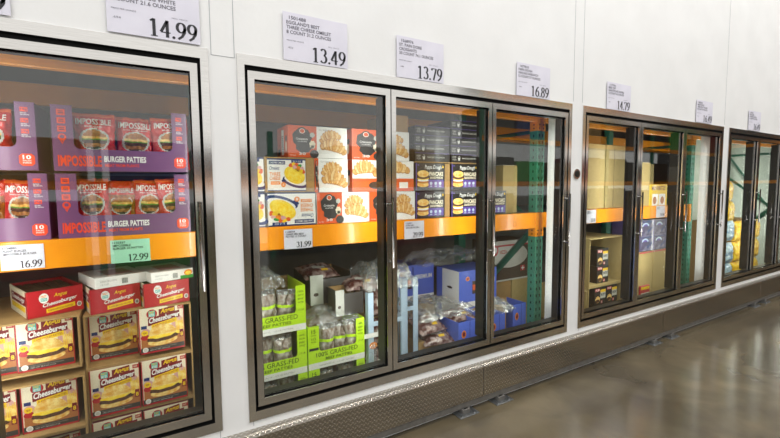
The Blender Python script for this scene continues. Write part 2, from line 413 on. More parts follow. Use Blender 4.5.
b = MB(); b.box(-3, -.036, .036, 10.4, -.03, .0745, 'rail_grey'); b.box(-3, -.03, .066, 10.4, -.004, .0745, 'rail_grey'); b.box(-3, -.03, .036, 10.4, -.004, .042, 'rail_grey'); b.box(-3, -.009, .042, 10.4, -.004, .066, 'rail_grey')
t = tag(b.build('bumper_rail'), 'long grey steel rail running under the tread plate bumper', 'rail')
def make_foot():
    t = thing('rail_foot', 'x', 'floor bracket', group='rail feet bolted to the floor')
    b = MB(); b.bbox(-.03, -.028, .006, .03, -.02, .0355, 'rail_grey', .001); b.bbox(-.03, -.02, .006, -.02, .02, .0355, 'rail_grey', .001); b.bbox(.02, -.02, .006, .03, .02, .0355, 'rail_grey', .001); b.build('post', t)
    b = MB(); b.bbox(-.07, -.055, 0, .085, .03, .006, 'galv', .001); b.build('base_plate', t)
    for x in (-.045, .055):
        b = MB(); b.tube([(x, -.04, .006), (x, -.04, .022)], .007, 'galv', 8); b.build('anchor_bolt', t)
    return t
f0 = make_foot(); used = False
where = ['burger patty door', 'grass-fed patties', 'round lock', 'purple packs', 'yellow bags']
for k, j in enumerate([-1.05, 1.47, 3.72, 5.96, 8.2]):
    for s_, nm in ((-.155, 'left of'), (.155, 'right of')):
        o = f0 if not used else dup(f0); used = True
        o.location = (j+s_, -.026, 0)
        nn = ['first', 'nearest visible', 'second visible', 'third visible', 'last'][k]
        o['label'] = 'bracket foot of the bumper rail %s the %s bumper seam' % (nm, nn)
# round lock
t = thing('round_lock', 'small round metal lock on the white post between two door banks', 'lock', (2.442, FACE, 1.536))
T_y = Matrix.Rotation(R(90), 4, 'X')
b = MB(); b.tube([(0, 0, 0), (0, -.008, 0)], .038, 'steel', 28); b.build('ring', t)
b = MB(); b.tube([(0, -.008, 0), (0, -.011, 0)], .025, 'lock_ring', 24); b.build('core', t)

# ------------------------------------------------------------------ signs above the doors
def make_sign(x0, x1, z0, z1, lines, price, small, label, ppu='', txc='ink_grey'):
    w, h = x1-x0, z1-z0
    b = MB(); b.box(0, 0, 0, w, .0015, h, 'paper')
    zz = h*.93
    for i, s in enumerate(lines):
        ind = .07*w if i == 0 else .03*w
        ln = len(s)*.0118*(w/.33)
        b.tx(s, ind+.02*w, zz-.075*h, min(ind+.02*w+ln, w*.88), zz, 1, txc, bold=.02); zz -= .1*h
    b.tx('PRICE PER OUNCE', .05*w, h*.405, .3*w, h*.43, 1, txc); b.tx(ppu or '.404', .06*w, h*.25, .14*w, h*.285, 1, txc)
    b.tx('SELL PRICE', .68*w, h*.405, .86*w, h*.425, 1, txc)
    b.serif(price, w*.42, h*.04, w*.975, h*.36, 1, 'ink')
    o = b.build('price_sign', loc=(x0, FACE-.0085 if z0 < Z1+.02 else FACE-.002, z0)); o.rotation_euler.x = 0
    tag(o, label, 'price sign', 'price signs above the freezer doors')
    return o
zs0, zs1 = 2.0545, 2.275
make_sign(-.478, -.147, zs0+.006, zs1+.006, ['1377715', 'CAGE FREE', 'SOUS VETA EGG WHITE', '7 COUNT 21.6 OUNCES'], '14.99', 1, 'white price sign reading 14.99 above the burger patty door', '.694')
make_sign(-1.09, -.76, zs0+.006, zs1+.006, ['1234886', 'PLANT BASED', 'BURGER PATTIES', '10 COUNT 40 OUNCES'], '16.99', 1, 'white price sign cut off at the top left edge of the photo')
make_sign(.213, .545, zs0, zs1+.002, ['1501488', "EGGLAND'S BEST", 'THREE CHEESE OMELET', '8 COUNT 31.2 OUNCES'], '13.49', 1, 'white price sign reading 13.49 above the omelet door', '.432')
make_sign(.842, 1.165, zs0, zs1+.003, ['1568976', 'ST. PAIN DORE', 'CROISSANTS', '30 COUNT 74.1 OUNCES'], '13.79', 1, 'white price sign reading 13.79 above the pancake sandwich door', '.186')
make_sign(1.777, 2.11, zs0, zs1-.005, ['1477810', 'PAPPA DOUGH', 'PANCAKE SANDWICH', '12 COUNT 57 OUNCES'], '16.89', 1, 'white price sign reading 16.89 above the rack upright door', '.296')
make_sign(2.79, 3.12, zs0, zs1-.01, ['1177901', 'BEEF DIP', 'SANDWICHES SLIDERS', '12 COUNT 40 OUNCES'], '14.79', 1, 'white price sign reading 14.79 right of the round lock')
make_sign(4.25, 4.585, zs0+.004, zs1-.004, ['1602244', 'MINI PIZZAS', 'THIN CRUST FROZEN', '8 COUNT 44 OUNCES'], '16.49', 1, 'white price sign reading 16.49 over the purple pack door bank')
make_sign(5.46, 5.79, zs0+.004, zs1, ['1190321', 'FRUIT BARS', 'ASSORTED FLAVORS', '24 COUNT 60 OUNCES'], '16.49', 1, 'farthest white price sign, above the yellow bag doors')

# ------------------------------------------------------------------ pallet rack inside
YF = .33
UX = [-2.656, -.085, 2.386, 4.957, 7.528]
rk = thing('pallet_rack', 'green and orange steel pallet rack standing behind the freezer doors', 'pallet rack', (0, 0, 0))
def upright(x, y, front):
    b = MB(); b.box(x, y, 0, x+.09, y+.075, 2.6, 'rack_green')
    z = .06
    while z < 2.55:
        if front:
            for dx in (.024, .066):
                b.poly([(x+dx-.007, y-.001, z+.014), (x+dx-.004, y-.001, z-.012), (x+dx+.004, y-.001, z-.012), (x+dx+.007, y-.001, z+.014)], 'hole')
            b.poly([(x-.001, y+.04, z+.012), (x-.001, y+.03, z+.008), (x-.001, y+.03, z-.01), (x-.001, y+.042, z-.01)][::-1], 'hole')
        z += .058
    o = b.build('upright', rk); return o
for i, x in enumerate(UX):
    upright(x, YF, True); upright(x, 1.30, False)
    b = MB()
    for z in (.15, 1.9): b.tube([(x+.045, YF+.07, z), (x+.045, 1.31, z)], .017, 'rack_green', 4)
    zig = [(YF+.07, 1.08), (1.305, .16)]
    b.tube([(x+.045, a, z) for a, z in zig], .034, 'rack_green', 4)
    b.tube([(x+.045, a, z) for a, z in ((YF+.07, 1.12), (1.305, 1.86))], .02, 'rack_green', 4)
    b.build('brace', rk)
for x0, x1 in zip(UX, UX[1:]):
    for y in (YF, 1.33):
        for z0, z1 in ((1.10, 1.229), (1.967, 2.096)):
            if x0 > 4.9 and z0 < 1.5: continue
            b = MB(); a, c = x0+.091, x1-.001
            s = -1 if y == YF else 1
            y0, y1 = (y-.002, y+.04) if y == YF else (y, y+.042)
            b.bbox(a, y0, z0, c, y1, z1, 'rack_orange', .004)
            if y == YF:
                b.box(a-.0, y0-.0015, z0+.02, c, y0, z0+.024, 'rack_orange')
            bo = b.build('beam', rk)
            if y == YF:
                for q, sg in ((x0, 0), (x1, 1)):
                    b = MB(); zb = z0-.07
                    b.box(q+.001 if sg else q+.046, y-.006, zb, q+.044 if sg else q+.0895, y-.0025, z1, 'rack_orange')
                    if sg: b.box(q-.005, y-.006, zb, q, y+.07, z1, 'rack_orange')
                    for hz in (zb+.02, zb+.05):
                        b.tube([(q+(.02 if sg else .066), y-.006, hz), (q+(.02 if sg else .066), y-.009, hz)], .006, 'hole', 8)
                        if sg: b.tube([(q-.005, y+.03, hz), (q-.008, y+.03, hz)], .006, 'hole', 8)
                    b.build('connector', bo)
    if x0 > 4.9: continue
    b = MB()
    b.box(x0+.092, YF+.041, 1.214, x1-.002, 1.329, 1.2285, 'galv'); b.build('deck', rk)

b = MB(); b.tube([(7.45, .92, 1.93), (9.2, .92, 1.05)], .018, 'rack_green', 4); b.build('brace', rk)
# shelf tags on the beam
def shelf_tag(x0, x1, z0, z1, price, lines, mat, label):
    w, h = x1-x0, z1-z0; b = MB(); b.box(0, 0, 0, w, .001, h, mat)
    zz = h*.93
    for s in lines:
        b.tx(s, .06*w, zz-.095*h, min(.9*w, (.06+.045*len(s))*w), zz, 1, 'ink', bold=.015); zz -= .125*h
    b.serif(price, w*.42, h*.06, w*.95, h*.36, 1, 'ink')
    tag(b.build('shelf_tag', loc=(x0, YF-.0035-.002, z0)), label, 'price tag', 'price tags on the orange beams')
shelf_tag(-.915, -.772, 1.108, 1.214, '16.99', ['1734880', 'PLANT BURGER', 'IMPOSSIBLE BURGER'], 'paper', 'white price tag reading 16.99 on the orange beam')
shelf_tag(-.532, -.372, 1.100, 1.209, '12.99', ['1135537', 'IMPOSSIBLE', 'BURGER 10 PATTIES'], 'paper_green', 'pale green price tag reading 12.99 on the orange beam')
shelf_tag(.285, .453, 1.098, 1.210, '31.99', ['1128744', 'GRASS FED BEEF', 'PATTIES 15 COUNT'], 'paper', 'white price tag reading 31.99 below the omelet cartons')
shelf_tag(1.095, 1.255, 1.099, 1.218, '29.99', ['1322871', 'PORK RIBS', 'SEASONED FROZEN'], 'paper', 'white price tag reading 29.99 below the croissant cartons')
shelf_tag(3.06, 3.2, 1.105, 1.226, '18.99', ['1250217', 'BEEF PATTY'], 'paper', 'white price tag on the orange beam at the third door bank, left door')
shelf_tag(4.25, 4.42, 1.105, 1.226, '19.99', ['1250218', 'CHICKEN'], 'paper', 'white price tag on the orange beam above the purple packs')

# ------------------------------------------------------------------ packages
def side_T(d): return Matrix(((0, 1, 0, 0), (-1, 0, 0, d), (0, 0, 1, 0), (0, 0, 0, 1)))

def burger(b, x0, z0, w, h, l):
    b.el(x0+w*.5, z0+h*.2, w*.48, h*.19, l, 'bun', 22, rot=3)
    b.el(x0+w*.5, z0+h*.36, w*.5, h*.17, l+1, 'patty', 30, wob=.04, rot=3)
    b.el(x0+w*.5, z0+h*.52, w*.47, h*.17, l+2, 'cheese', 30, wob=.07, rot=4)
    P = [(x0+w*.5+w*.44*math.cos(R(a)), z0+h*.56+h*.44*math.sin(R(a))) for a in range(0, 181, 12)]
    b.pg(P+[(x0+w*.1, z0+h*.5), (x0+w*.9, z0+h*.52)], l+3, 'bun')

def cheese_front(b, w, h):
    b.rc(0, 0, w, h, 0, 'cream')
    b.rc(0, h*.5, w, h*.995, 1, 'cream'); b.rc(w*.04, h*.12, w*.985, h*.36, 1, 'tan')
    b.el(w*.14, h*.45, w*.11, h*.1, 1.4, 'pink'); b.el(w*.84, h*.6, w*.13, h*.16, 1.4, 'pink'); b.el(w*.13, h*.36, w*.1, h*.06, 1.7, 'red')
    b.rc(w*.8, h*.34, w*.98, h*.62, 2.4, 'cheese'); 
    for k in range(5): b.rc(w*(.8+.035*k), h*.4, w*(.825+.035*k), h*(.66+.03*math.sin(k*2.1)), 3, 'bun', slant=w*.01)
    b.pg([(w*.2, h*.99), (w*.99, h*.99), (w*.985, h*.86), (w*.84, h*.84), (w*.84, h*.72), (w*.26, h*.62), (w*.26, h*.74), (w*.2, h*.76)], 2, 'cream')
    b.pg([(w*.44, h*.77), (w*.8, h*.83), (w*.8, h*.985), (w*.44, h*.94)], 3, 'maroon'); b.pg([(w*.2, h*.60), (w*.9, h*.71), (w*.9, h*.87), (w*.2, h*.77)], 3.3, 'maroon')
    b.el(w*.29, h*.86, w*.115, h*.1, 4, 'red'); b.rc(w*.22, h*.8, w*.36, h*.93, 5, 'teal'); b.tx('FAST', w*.235, h*.87, w*.345, h*.92, 6, 'yellow', bold=.02); b.tx('BITES', w*.235, h*.81, w*.345, h*.86, 6, 'white', bold=.02)
    b.tx('Angus', w*.47, h*.81, w*.77, h*.95, 6, 'yellow', bold=.03, rise=h*.03, slant=w*.03)
    b.tx('Cheeseburger', w*.21, h*.615, w*.885, h*.775, 6.2, 'white', bold=.03, rise=h*.08, slant=w*.02)
    b.pg([(w*.27, h*.53), (w*.83, h*.62), (w*.83, h*.71), (w*.27, h*.62)], 5, 'yellow'); b.tx('FLAME BROILED PATTIES', w*.3, h*.56, w*.8, h*.605, 6, 'maroon', rise=h*.075)
    burger(b, w*.16, h*.14, w*.69, h*.47, 3.6)
    b.rc(w*.05, h*.55, w*.17, h*.62, 3, 'navy'); b.el(w*.12, h*.46, w*.075, h*.06, 4, 'yellow'); b.tx('NEW', w*.08, h*.44, w*.16, h*.48, 5, 'maroon', bold=.02)
    b.rc(w*.885, h*.25, w*.975, h*.42, 4, 'maroon'); b.tx('8', w*.9, h*.27, w*.96, h*.36, 5, 'yellow', bold=.03)
    b.rc(w*.86, h*.89, w*.985, h*.97, 4, 'red'); b.tx('HOT', w*.88, h*.91, w*.96, h*.95, 5, 'cream', bold=.02)
    b.rc(0, h*.0, w, h*.13, 3, 'slate'); b.el(w*.12, h*.085, w*.06, h*.055, 4, 'white'); b.el(w*.12, h*.085, w*.045, h*.042, 5, 'pale_grey')
    b.tx('FULLY COOKED MICROWAVEABLE', w*.22, h*.085, w*.8, h*.11, 4, 'grey'); b.tx('NET WT 38.4 OZ 2.4 LB', w*.22, h*.05, w*.65, h*.075, 4, 'pale_grey')
    b.rc(0, 0, w, h*.035, 5, 'red'); b.rc(0, 0, w*.022, h, 5, 'red'); b.rc(w*.985, 0, w, h, 5, 'red')

def tray_front(b, w, h):
    b.rc(0, 0, w, h, 0, 'red')
    b.el(w*.29, h*.69, w*.085, h*.19, 1, 'white'); b.rc(w*.235, h*.58, w*.345, h*.7, 2, 'teal'); b.tx('FAST', w*.24, h*.72, w*.34, h*.81, 3, 'label_orange', bold=.02); b.tx('BITES', w*.245, h*.6, w*.335, h*.68, 3, 'white', bold=.02)
    b.tx('Angus', w*.46, h*.64, w*.69, h*.83, 2, 'yellow', bold=.01, rise=h*.03, slant=w*.02)
    b.tx('Cheeseburger', w*.25, h*.29, w*.87, h*.49, 3, 'white', bold=.02, rise=h*.17, slant=w*.02)
    b.pg([(w*.32, h*.1), (w*.84, h*.2), (w*.84, h*.37), (w*.32, h*.26)], 1, 'yellow'); b.tx('FLAME BROILED PATTIES', w*.35, h*.155, w*.8, h*.225, 2, 'maroon', rise=h*.07)
    b.el(w*.92, h*.25, w*.045, h*.1, 1, 'white'); b.el(w*.92, h*.25, w*.033, h*.075, 2, 'grey')
def cheese_side(b, d, h):
    b.rc(0, 0, d, h, 0, 'cream'); b.rc(0, 0, d, h*.15, 1, 'slate'); b.rc(d*.05, h*.68, d*.95, h*.88, 1, 'maroon'); b.tx('Cheeseburger', d*.08, h*.7, d*.92, h*.84, 2, 'white', bold=.015); b.rc(d*.1, h*.55, d*.9, h*.64, 1, 'yellow')
    burger(b, d*.2, h*.18, d*.6, h*.34, 2); b.rc(d*.93, 0, d, h, 3, 'red')
def carton(name, w, h, d, front, side, base='card', top=None):
    b = MB(); b.bbox(0, 0, 0, w, d, h, base, .0015)
    if top: b.box(.002, .002, h-.001, w-.002, d-.002, h+.0004, top)
    if front: front(b, w, h)
    if side: b.T = side_T(d); side(b, d, h); b.T = None
    return b
# retail cheeseburger boxes
bw, bh = .2, .228
cb = carton('box', bw, bh, .16, cheese_front, cheese_side, 'maroon').build('cheeseburger_box')
CB = [(-1.095, .36, .649, 0, 'cheeseburger box at the left edge of the photo, upper of the two'),
      (-.893, .345, .649, 3, 'white and yellow cheeseburger box in the upper left open cardboard case'),
      (-.645, .43, .6145, 2, 'shaded cheeseburger box set back below the middle red tray'),
      (-.438, .340, .634, 3.5, 'bright cheeseburger box below the right red tray'),
      (-1.103, .345, .371, 0, 'cheeseburger box at the left edge of the photo, lower of the two'),
      (-.892, .345, .371, 0, 'cheeseburger box in the lower left open cardboard case'),
      (-.645, .340, .372, .8, 'cheeseburger box in the right stack, second row from the bottom, left one'),
      (-.438, .340, .372, .8, 'cheeseburger box in the right stack, second row from the bottom, right one'),
      (-.892, .345, .0985, 0, 'cheeseburger box at the bottom left, only its top showing'),
      (-.645, .340, .1185, .8, 'left cheeseburger box of the bottom row in the right stack'),
      (-.438, .340, .1185, .8, 'right cheeseburger box of the bottom row in the right stack')]
for i, (x, y, z, a, lab) in enumerate(CB):
    o = cb if i == 0 else cb.copy()
    if i: col.objects.link(o)
    o.location = (x, y, z); o.rotation_euler.z = R(a); tag(o, lab, 'food box', 'cheeseburger boxes')
# open-front cardboard cases around them
def case_mesh(w, h, d, t=.007, mat='card', floor=True, top=True, lip=0):
    b = MB()
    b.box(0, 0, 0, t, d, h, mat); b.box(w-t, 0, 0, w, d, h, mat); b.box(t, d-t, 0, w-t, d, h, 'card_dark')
    if floor: b.box(t, 0, 0, w-t, d-t, t, mat)
    if top: b.box(t, 0, h-t, w-t, d-t, h, mat)
    if lip: b.box(t, 0, t, w-t, t, lip, mat)
    return b
for i, (x, y, z, w, h, lab) in enumerate([(-1.125, .312, .641, .46, .2385, 'open cardboard case at left, under the turned red tray'), (-1.125, .300, .363, .468, .2415, 'open cardboard case at left, second from the bottom'),
     (-1.125, .305, .0905, .466, .27, 'lowest open cardboard case at left'), (-.655, .3465, .363, .45, .2415, 'open cardboard case at right, second from the bottom'), (-.655, .3465, .0905, .45, .27, 'lowest open cardboard case at right'),
     (-.655, .3465, .606, .45, .2565, 'open cardboard case at right, under the two red trays')]):
    w_ = w
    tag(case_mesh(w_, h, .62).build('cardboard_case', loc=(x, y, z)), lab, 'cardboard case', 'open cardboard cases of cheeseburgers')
# red trays
def red_tray(w):
    h = .118; b = MB(); d = .3
    b.box(0, 0, 0, w, .004, h, 'red'); b.box(0, .004, 0, .004, d, h, 'cream'); b.box(w-.004, .004, 0, w, d, h, 'red'); b.box(0, d, 0, w, d+.004, h, 'red'); b.box(.004, .004, 0, w-.004, d, .004, 'red')
    b.box(.004, .004, h-.03, w-.004, d, h-.026, 'brown')
    for k in range(5): b.box(.01+k*(w-.02)/5, .01, h-.026, .01+(k+.8)*(w-.02)/5, d-.01, h-.012, 'card_dark')
    tray_front(b, w, h)
    b.T = side_T(d); b.rc(0, 0, d, h, 0, 'cream'); b.rc(d*.1, h*.45, d*.95, h*.8, 1, 'maroon'); b.tx('Cheeseburger', d*.15, h*.5, d*.9, h*.75, 2, 'white', bold=.015); b.rc(d*.1, h*.2, d*.9, h*.4, 1, 'yellow'); b.rc(d*.95, 0, d, h, 2, 'red'); b.T = None
    return b
red_tray(.205).build('x')
rt = bpy.data.objects['x']; rt.name = 'food_tray'
tag(rt, 'red cheeseburger tray turned to the right, on the upper left cardboard case', 'food tray', 'red cheeseburger trays'); rt.location = (-.847, .345, .8815); rt.rotation_euler.z = R(22)
o = rt.copy(); col.objects.link(o); o.location = (-.623, .342, .8645); o.rotation_euler.z = R(14); tag(o, 'red cheeseburger tray in the middle, under a white carton', 'food tray', 'red cheeseburger trays')
o = rt.copy(); col.objects.link(o); o.location = (-.408, .338, .8645); o.rotation_euler.z = R(10); tag(o, 'red cheeseburger tray at right beside the door post', 'food tray', 'red cheeseburger trays')
def white_carton(w, logo):
    b = MB(); h = .05; b.bbox(0, 0, 0, w, .26, h, 'white', .002)
    b.tx('KEEP FROZEN', w*.1, h*.55, w*.4, h*.7, 1, 'grey'); b.tx('12 OZ', w*.1, h*.25, w*.25, h*.4, 1, 'grey'); b.rc(w*.5, h*.2, w*.62, h*.7, 1, 'pale_grey')
    for k in range(6): b.rc(w*(.5+.02*k), h*.2, w*(.507+.02*k), h*.7, 2, 'ink')
    if logo:
        b.rc(w*.68, 0, w, h*.35, 1, 'green'); b.el(w*.87, h*.6, w*.1, h*.3, 2, 'label_orange'); b.el(w*.87, h*.55, w*.07, h*.2, 3, 'cheese')
    b.box(w*.3, .05, h-.001, w*.8, .2, h+.0006, 'pink')
    return b
tag(white_carton(.22, False).build('white_carton', loc=(-.600, .332, .984), rot=R(20)), 'flat white carton lying on the middle red tray', 'carton', 'flat white cartons')
tag(white_carton(.2, True).build('white_carton', loc=(-.375, .335, .984), rot=R(16)), 'flat white carton with a green logo corner on the right red tray', 'carton', 'flat white cartons')

# purple display trays
def disp_case(w, h, d, pl, pr, band, mat, inmat):
    b = MB(); t = .006
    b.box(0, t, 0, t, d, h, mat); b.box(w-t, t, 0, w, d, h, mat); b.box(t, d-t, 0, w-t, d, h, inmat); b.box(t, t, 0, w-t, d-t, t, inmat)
    b.box(0, 0, 0, pl, t, h, mat); b.box(w-pr, 0, 0, w, t, h, mat); b.box(pl, 0, 0, w-pr, t, band, mat)
    r = .025   # rounded lower corners of the cut-out
    for sx, x in ((1, pl), (-1, w-pr)):
        P = [(x, band)]+[(x+sx*(r-r*math.sin(R(a))), band+(r-r*math.cos(R(a)))) for a in range(0, 91, 15)]
        ids = [b.av((p[0], 0, p[1])) for p in P]; b.face(ids if sx > 0 else ids[::-1], mat)
    return b
def imp_case(w=.53, h=.288):
    d = .3; pl, pr, band = .075, .065, .098
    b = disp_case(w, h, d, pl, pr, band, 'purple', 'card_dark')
    for k in range(3):
        z = h-.045-k*.036
        b.rc(.02, z, .05, z+.026, 1, 'orange_red'); b.rc(.026, z+.008, .044, z+.012, 2, 'purple_dark'); b.rc(.026, z+.016, .044, z+.019, 2, 'purple_dark')
    b.el(.035, h-.14, .015, .016, 1, 'orange_red'); b.el(.035, h-.138, .008, .008, 2, 'purple'); b.tx('v', .028, h-.17, .042, h-.155, 1, 'orange_red', bold=.02)
    for k in range(3):
        z = h-.04-k*.046
        b.rc(w-.048, z, w-.022, z+.018, 1, 'orange_red'); b.tx('19g', w-.046, z+.003, w-.024, z+.014, 2, 'purple', bold=.02)
        b.tx('PROTEIN', w-.047, z-.009, w-.027, z-.004, 1, 'white', bold=.01); b.tx('PER SERVING', w-.047, z-.016, w-.017, z-.011, 1, 'white', bold=.01)
    cx, cz, a = w-.035, .045, .026
    b.pg([(cx-a, cz-a*.6), (cx-a*.6, cz-a), (cx+a*.6, cz-a), (cx+a, cz-a*.6), (cx+a, cz+a*.6), (cx+a*.6, cz+a), (cx-a*.6, cz+a), (cx-a, cz+a*.6)], 1, 'orange_red')
    b.tx('10', cx-.014, cz+.002, cx+.014, cz+.02, 2, 'white', bold=.03); b.tx('PACKS', cx-.014, cz-.007, cx+.014, cz-.001, 2, 'white', bold=.02); b.tx('INSIDE', cx-.014, cz-.016, cx+.014, cz-.01, 2, 'white', bold=.02)
    b.tx('IMPOSSIBLE', .016, .02, .174, .07, 1, 'orange_red', bold=.03)
    b.tx('BURGER PATTIES', .184, .042, .35, .07, 1, 'white', bold=.03); b.tx('MEAT FROM PLANTS', .186, .02, .32, .034, 1, 'orange_red', bold=.02)
    return b
ic = imp_case().build('display_tray')
IC = [(-.719, .333, 1.530, 'purple burger patty display tray at right, upper of its stack'), (-.719, .333, 1.2295, 'purple burger patty display tray at right, standing on the orange beam'),
      (-1.302, .333, 1.5305, 'purple burger patty display tray at the left edge, upper'), (-1.276, .333, 1.2295, 'purple burger patty display tray at the left edge, lower')]
for i, (x, y, z, lab) in enumerate(IC):
    o = ic if i == 0 else ic.copy()
    if i: col.objects.link(o)
    o.location = (x, y, z); tag(o, lab, 'display tray', 'purple display trays')

def bag_mesh(w, h, d, matf, nu=22, nv=28, seed=0, text=(), amp=.006, crimp=.04, back='bag_back', top='red_bag'):
    b = MB()
    def S(u, v, sd):
        prof = max(0, 1-abs(u)**2.6)**.6*max(0, 1-abs(v)**3.2)**.7
        nz = noise.noise(Vector((u*2.2+seed*7, v*2.6, sd+seed)))*amp + noise.noise(Vector((u*6+seed*3, v*7, sd*2)))*amp*.6
        wr = .004*math.sin(u*14+seed)*max(0, abs(v)-.6)*2
        y = -sd*(d/2*prof+(nz+wr)*(.3+prof))
        pin = 1-.06*(1-abs(v))
        return (w/2+u*w/2*pin*.98+nz*.5, d/2+y, h/2+v*h/2+.004*noise.noise(Vector((u*3, seed, 0))))
    for sd in (1, -1):
        g = [[b.av(S(-1+2*i/nu, -1+2*j/nv, sd)) for i in range(nu+1)] for j in range(nv+1)]
        for j in range(nv):
            for i in range(nu):
                u, v = -1+2*(i+.5)/nu, -1+2*(j+.5)/nv
                q = (g[j][i], g[j][i+1], g[j+1][i+1], g[j+1][i])
                b.face(q if sd > 0 else q[::-1], matf(u, v) if sd > 0 else back, True)
    def fn(p):
        u = (p[0]-w/2)/(w/2); v = (p[2]-h/2)/(h/2); q = S(u, v, 1); return (p[0], q[1]-.0025, p[2])
    for t, x0, z0, x1, z1, mat in text: b.tx(t, x0*w, z0*h, x1*w, z1*h, 0, mat, bold=.02, fn=fn)
    return b
def imp_mat(u, v):
    z = (v+1)/2; q = (z-.53)/.17
    r = math.hypot(u/.62, q)
    if r < 1:
        if q > .3: return 'croissant_dark'
        if q > .1: return 'bun'
        if q > 0: return 'lime_dark'
        if q > -.45: return 'patty'
        return 'croissant_dark' if q > -.75 else 'brown'
    if r < 1.16: return 'pale_grey'
    if z > .93: return 'brick'
    return 'red_bag'
bags = [bag_mesh(.165, .255, .075, imp_mat, seed=1, nu=36, nv=48, amp=.011, text=[('IMPOSSIBLE', .1, .79, .9, .9, 'white'), ('BURGER', .3, .74, .7, .77, 'white')]).build('patty_bag'),
        bag_mesh(.165, .255, .07, imp_mat, seed=5, nu=36, nv=48, amp=.012, text=[('IMPOSSIBLE', .08, .78, .92, .9, 'white'), ('MADE FROM PLANTS', .2, .74, .8, .76, 'white')]).build('patty_bag')]
def gold_mat(u, v):
    z = (v+1)/2
    if z > .72: return 'red_bag'
    return imp_mat(u, v) if z < .66 and abs(u) < .6 else 'bag_gold'
bags.append(bag_mesh(.14, .25, .07, gold_mat, seed=9, nu=36, nv=48, amp=.013, text=[('IMPOSSIBLE', .15, .76, .85, .86, 'pale_grey')]).build('patty_bag'))
used = [False]*3
pos = {0: 'leftmost', 1: 'second', 2: 'third', 3: 'rightmost'}
def put_bag(k, x, y, z, tilt, lab, sc=1, lean=0):
    o = bags[k]
    if used[k]: o = o.copy(); col.objects.link(o)
    used[k] = True
    o.location = (x, y, z); o.rotation_euler = (R(lean), R(tilt), 0); o.scale = (sc, 1, 1)
    tag(o, lab, 'bag', 'red bags of burger patties')
BG = [(0, -.655, 1.537, 0, 'red burger patty bag in the upper right purple tray, first from the left'), (1, -.498, 1.537, 2, 'red burger patty bag in the middle of the upper right purple tray'), (0, -.342, 1.537, -1, 'red burger patty bag at the right end of the upper right purple tray'),
      (1, -.66, 1.236, -2, 'red burger patty bag at the left end of the lower right purple tray'), (2, -.555, 1.236, 1, 'crumpled amber and red patty bag, second in the lower right purple tray'), (1, -.44, 1.236, 3, 'red burger patty bag third in the lower right purple tray'), (0, -.325, 1.236, -3, 'red burger patty bag at the right end of the lower right purple tray'),
      (0, -1.03, 1.537, 0, 'red burger patty bag in the upper tray at the left edge'), (2, -1.04, 1.236, 0, 'amber patty bag in the lower tray at the left edge'), (1, -.925, 1.236, 4, 'red patty bag with a white back label in the lower tray at the left edge')]
for i, (k, x, z, tl, lab) in enumerate(BG):
    small = z < 1.4
    put_bag(k, x, .355+(.03 if i % 2 else 0)+(.05 if i in (4, 8) else 0), z+.004, tl, lab, .84 if small and k != 2 else 1.02)

# omelet cartons
def omelet_front(b, w, h):
    b.rc(0, 0, w, h, 0, 'white'); b.rc(0, h*.96, w, h, 1, 'navy'); b.rc(0, 0, w, h*.03, 1, 'navy')
    b.rc(w*.04, h*.82, w*.46, h*.93, 1, 'navy'); b.tx('CAGE FREE OMELETS', w*.06, h*.845, w*.44, h*.905, 2, 'white', bold=.01); b.rc(w*.62, h*.88, w*.92, h*.98, 2, 'navy'); b.tx('31.2 OZ', w*.66, h*.9, w*.88, h*.95, 3, 'white')
    b.tx('Omelets', w*.04, h*.65, w*.3, h*.77, 1, 'navy', bold=.01, slant=w*.02)
    b.tx('THREE', w*.05, h*.47, w*.33, h*.58, 1, 'label_orange', bold=.02); b.tx('CHEESE', w*.05, h*.34, w*.33, h*.45, 1, 'label_orange', bold=.02); b.rc(w*.08, h*.2, w*.32, h*.3, 1, 'label_orange'); b.tx('8 COUNT', w*.1, h*.22, w*.3, h*.28, 2, 'white', bold=.01)
    b.el(w*.72, h*.28, w*.35, h*.17, 1, 'navy', 26, rot=-16); b.el(w*.72, h*.33, w*.3, h*.14, 2, 'white', 24, rot=-16)
    b.el(w*.42, h*.3, w*.07, h*.05, 2, 'navy', rot=-30)
    b.el(w*.76, h*.62, w*.21, h*.15, 3, 'veg', 24, wob=.08); b.el(w*.72, h*.74, w*.06, h*.06, 5, 'label_orange'); b.el(w*.8, h*.66, w*.05, h*.05, 5, 'brick'); b.el(w*.92, h*.6, w*.04, h*.05, 5, 'brick')
    b.el(w*.7, h*.5, w*.29, h*.26, 5, 'omelet', 26, rot=-28); b.el(w*.66, h*.46, w*.22, h*.16, 6, 'cheese', 22, rot=-28)
    for k, (fx, fz, c_) in enumerate(((.6, .8, 'brick'), (.68, .83, 'yellow'), (.76, .82, 'brick'), (.84, .78, 'green'), (.9, .7, 'pink'), (.93, .6, 'brick'), (.8, .72, 'label_orange'), (.87, .62, 'yellow'), (.7, .75, 'pink'))): b.el(w*fx, h*fz, w*.055, h*.065, 6.3+k*.1, c_, 10, wob=.15)
    b.el(w*.4, h*.2, w*.06, h*.08, 3, 'label_orange'); b.tx('8', w*.38, h*.16, w*.42, h*.24, 4, 'white')
def omelet_flip(b, w, h):
    b.T = Matrix.Translation((w, 0, h)) @ Matrix.Rotation(math.pi, 4, 'Y'); omelet_front(b, w, h); b.T = None
def omelet_side(b, d, h):
    b.rc(0, 0, d, h, 0, 'white'); b.rc(0, h*.8, d, h, 1, 'navy'); b.el(d*.7, h*.4, d*.25, h*.25, 1, 'omelet'); b.tx('OMELET', d*.1, h*.3, d*.45, h*.45, 1, 'label_orange', bold=.02)
t = thing('omelet_carton', 'cardboard framed omelet carton on top of the upside-down one', 'carton', (.197, .343, 1.424), 0, 'omelet cartons')
b = carton('b', .22, .182, .28, omelet_front, None, 'white'); ob = b.build('printed_box', t); ob.location = (.01, 0, .006)
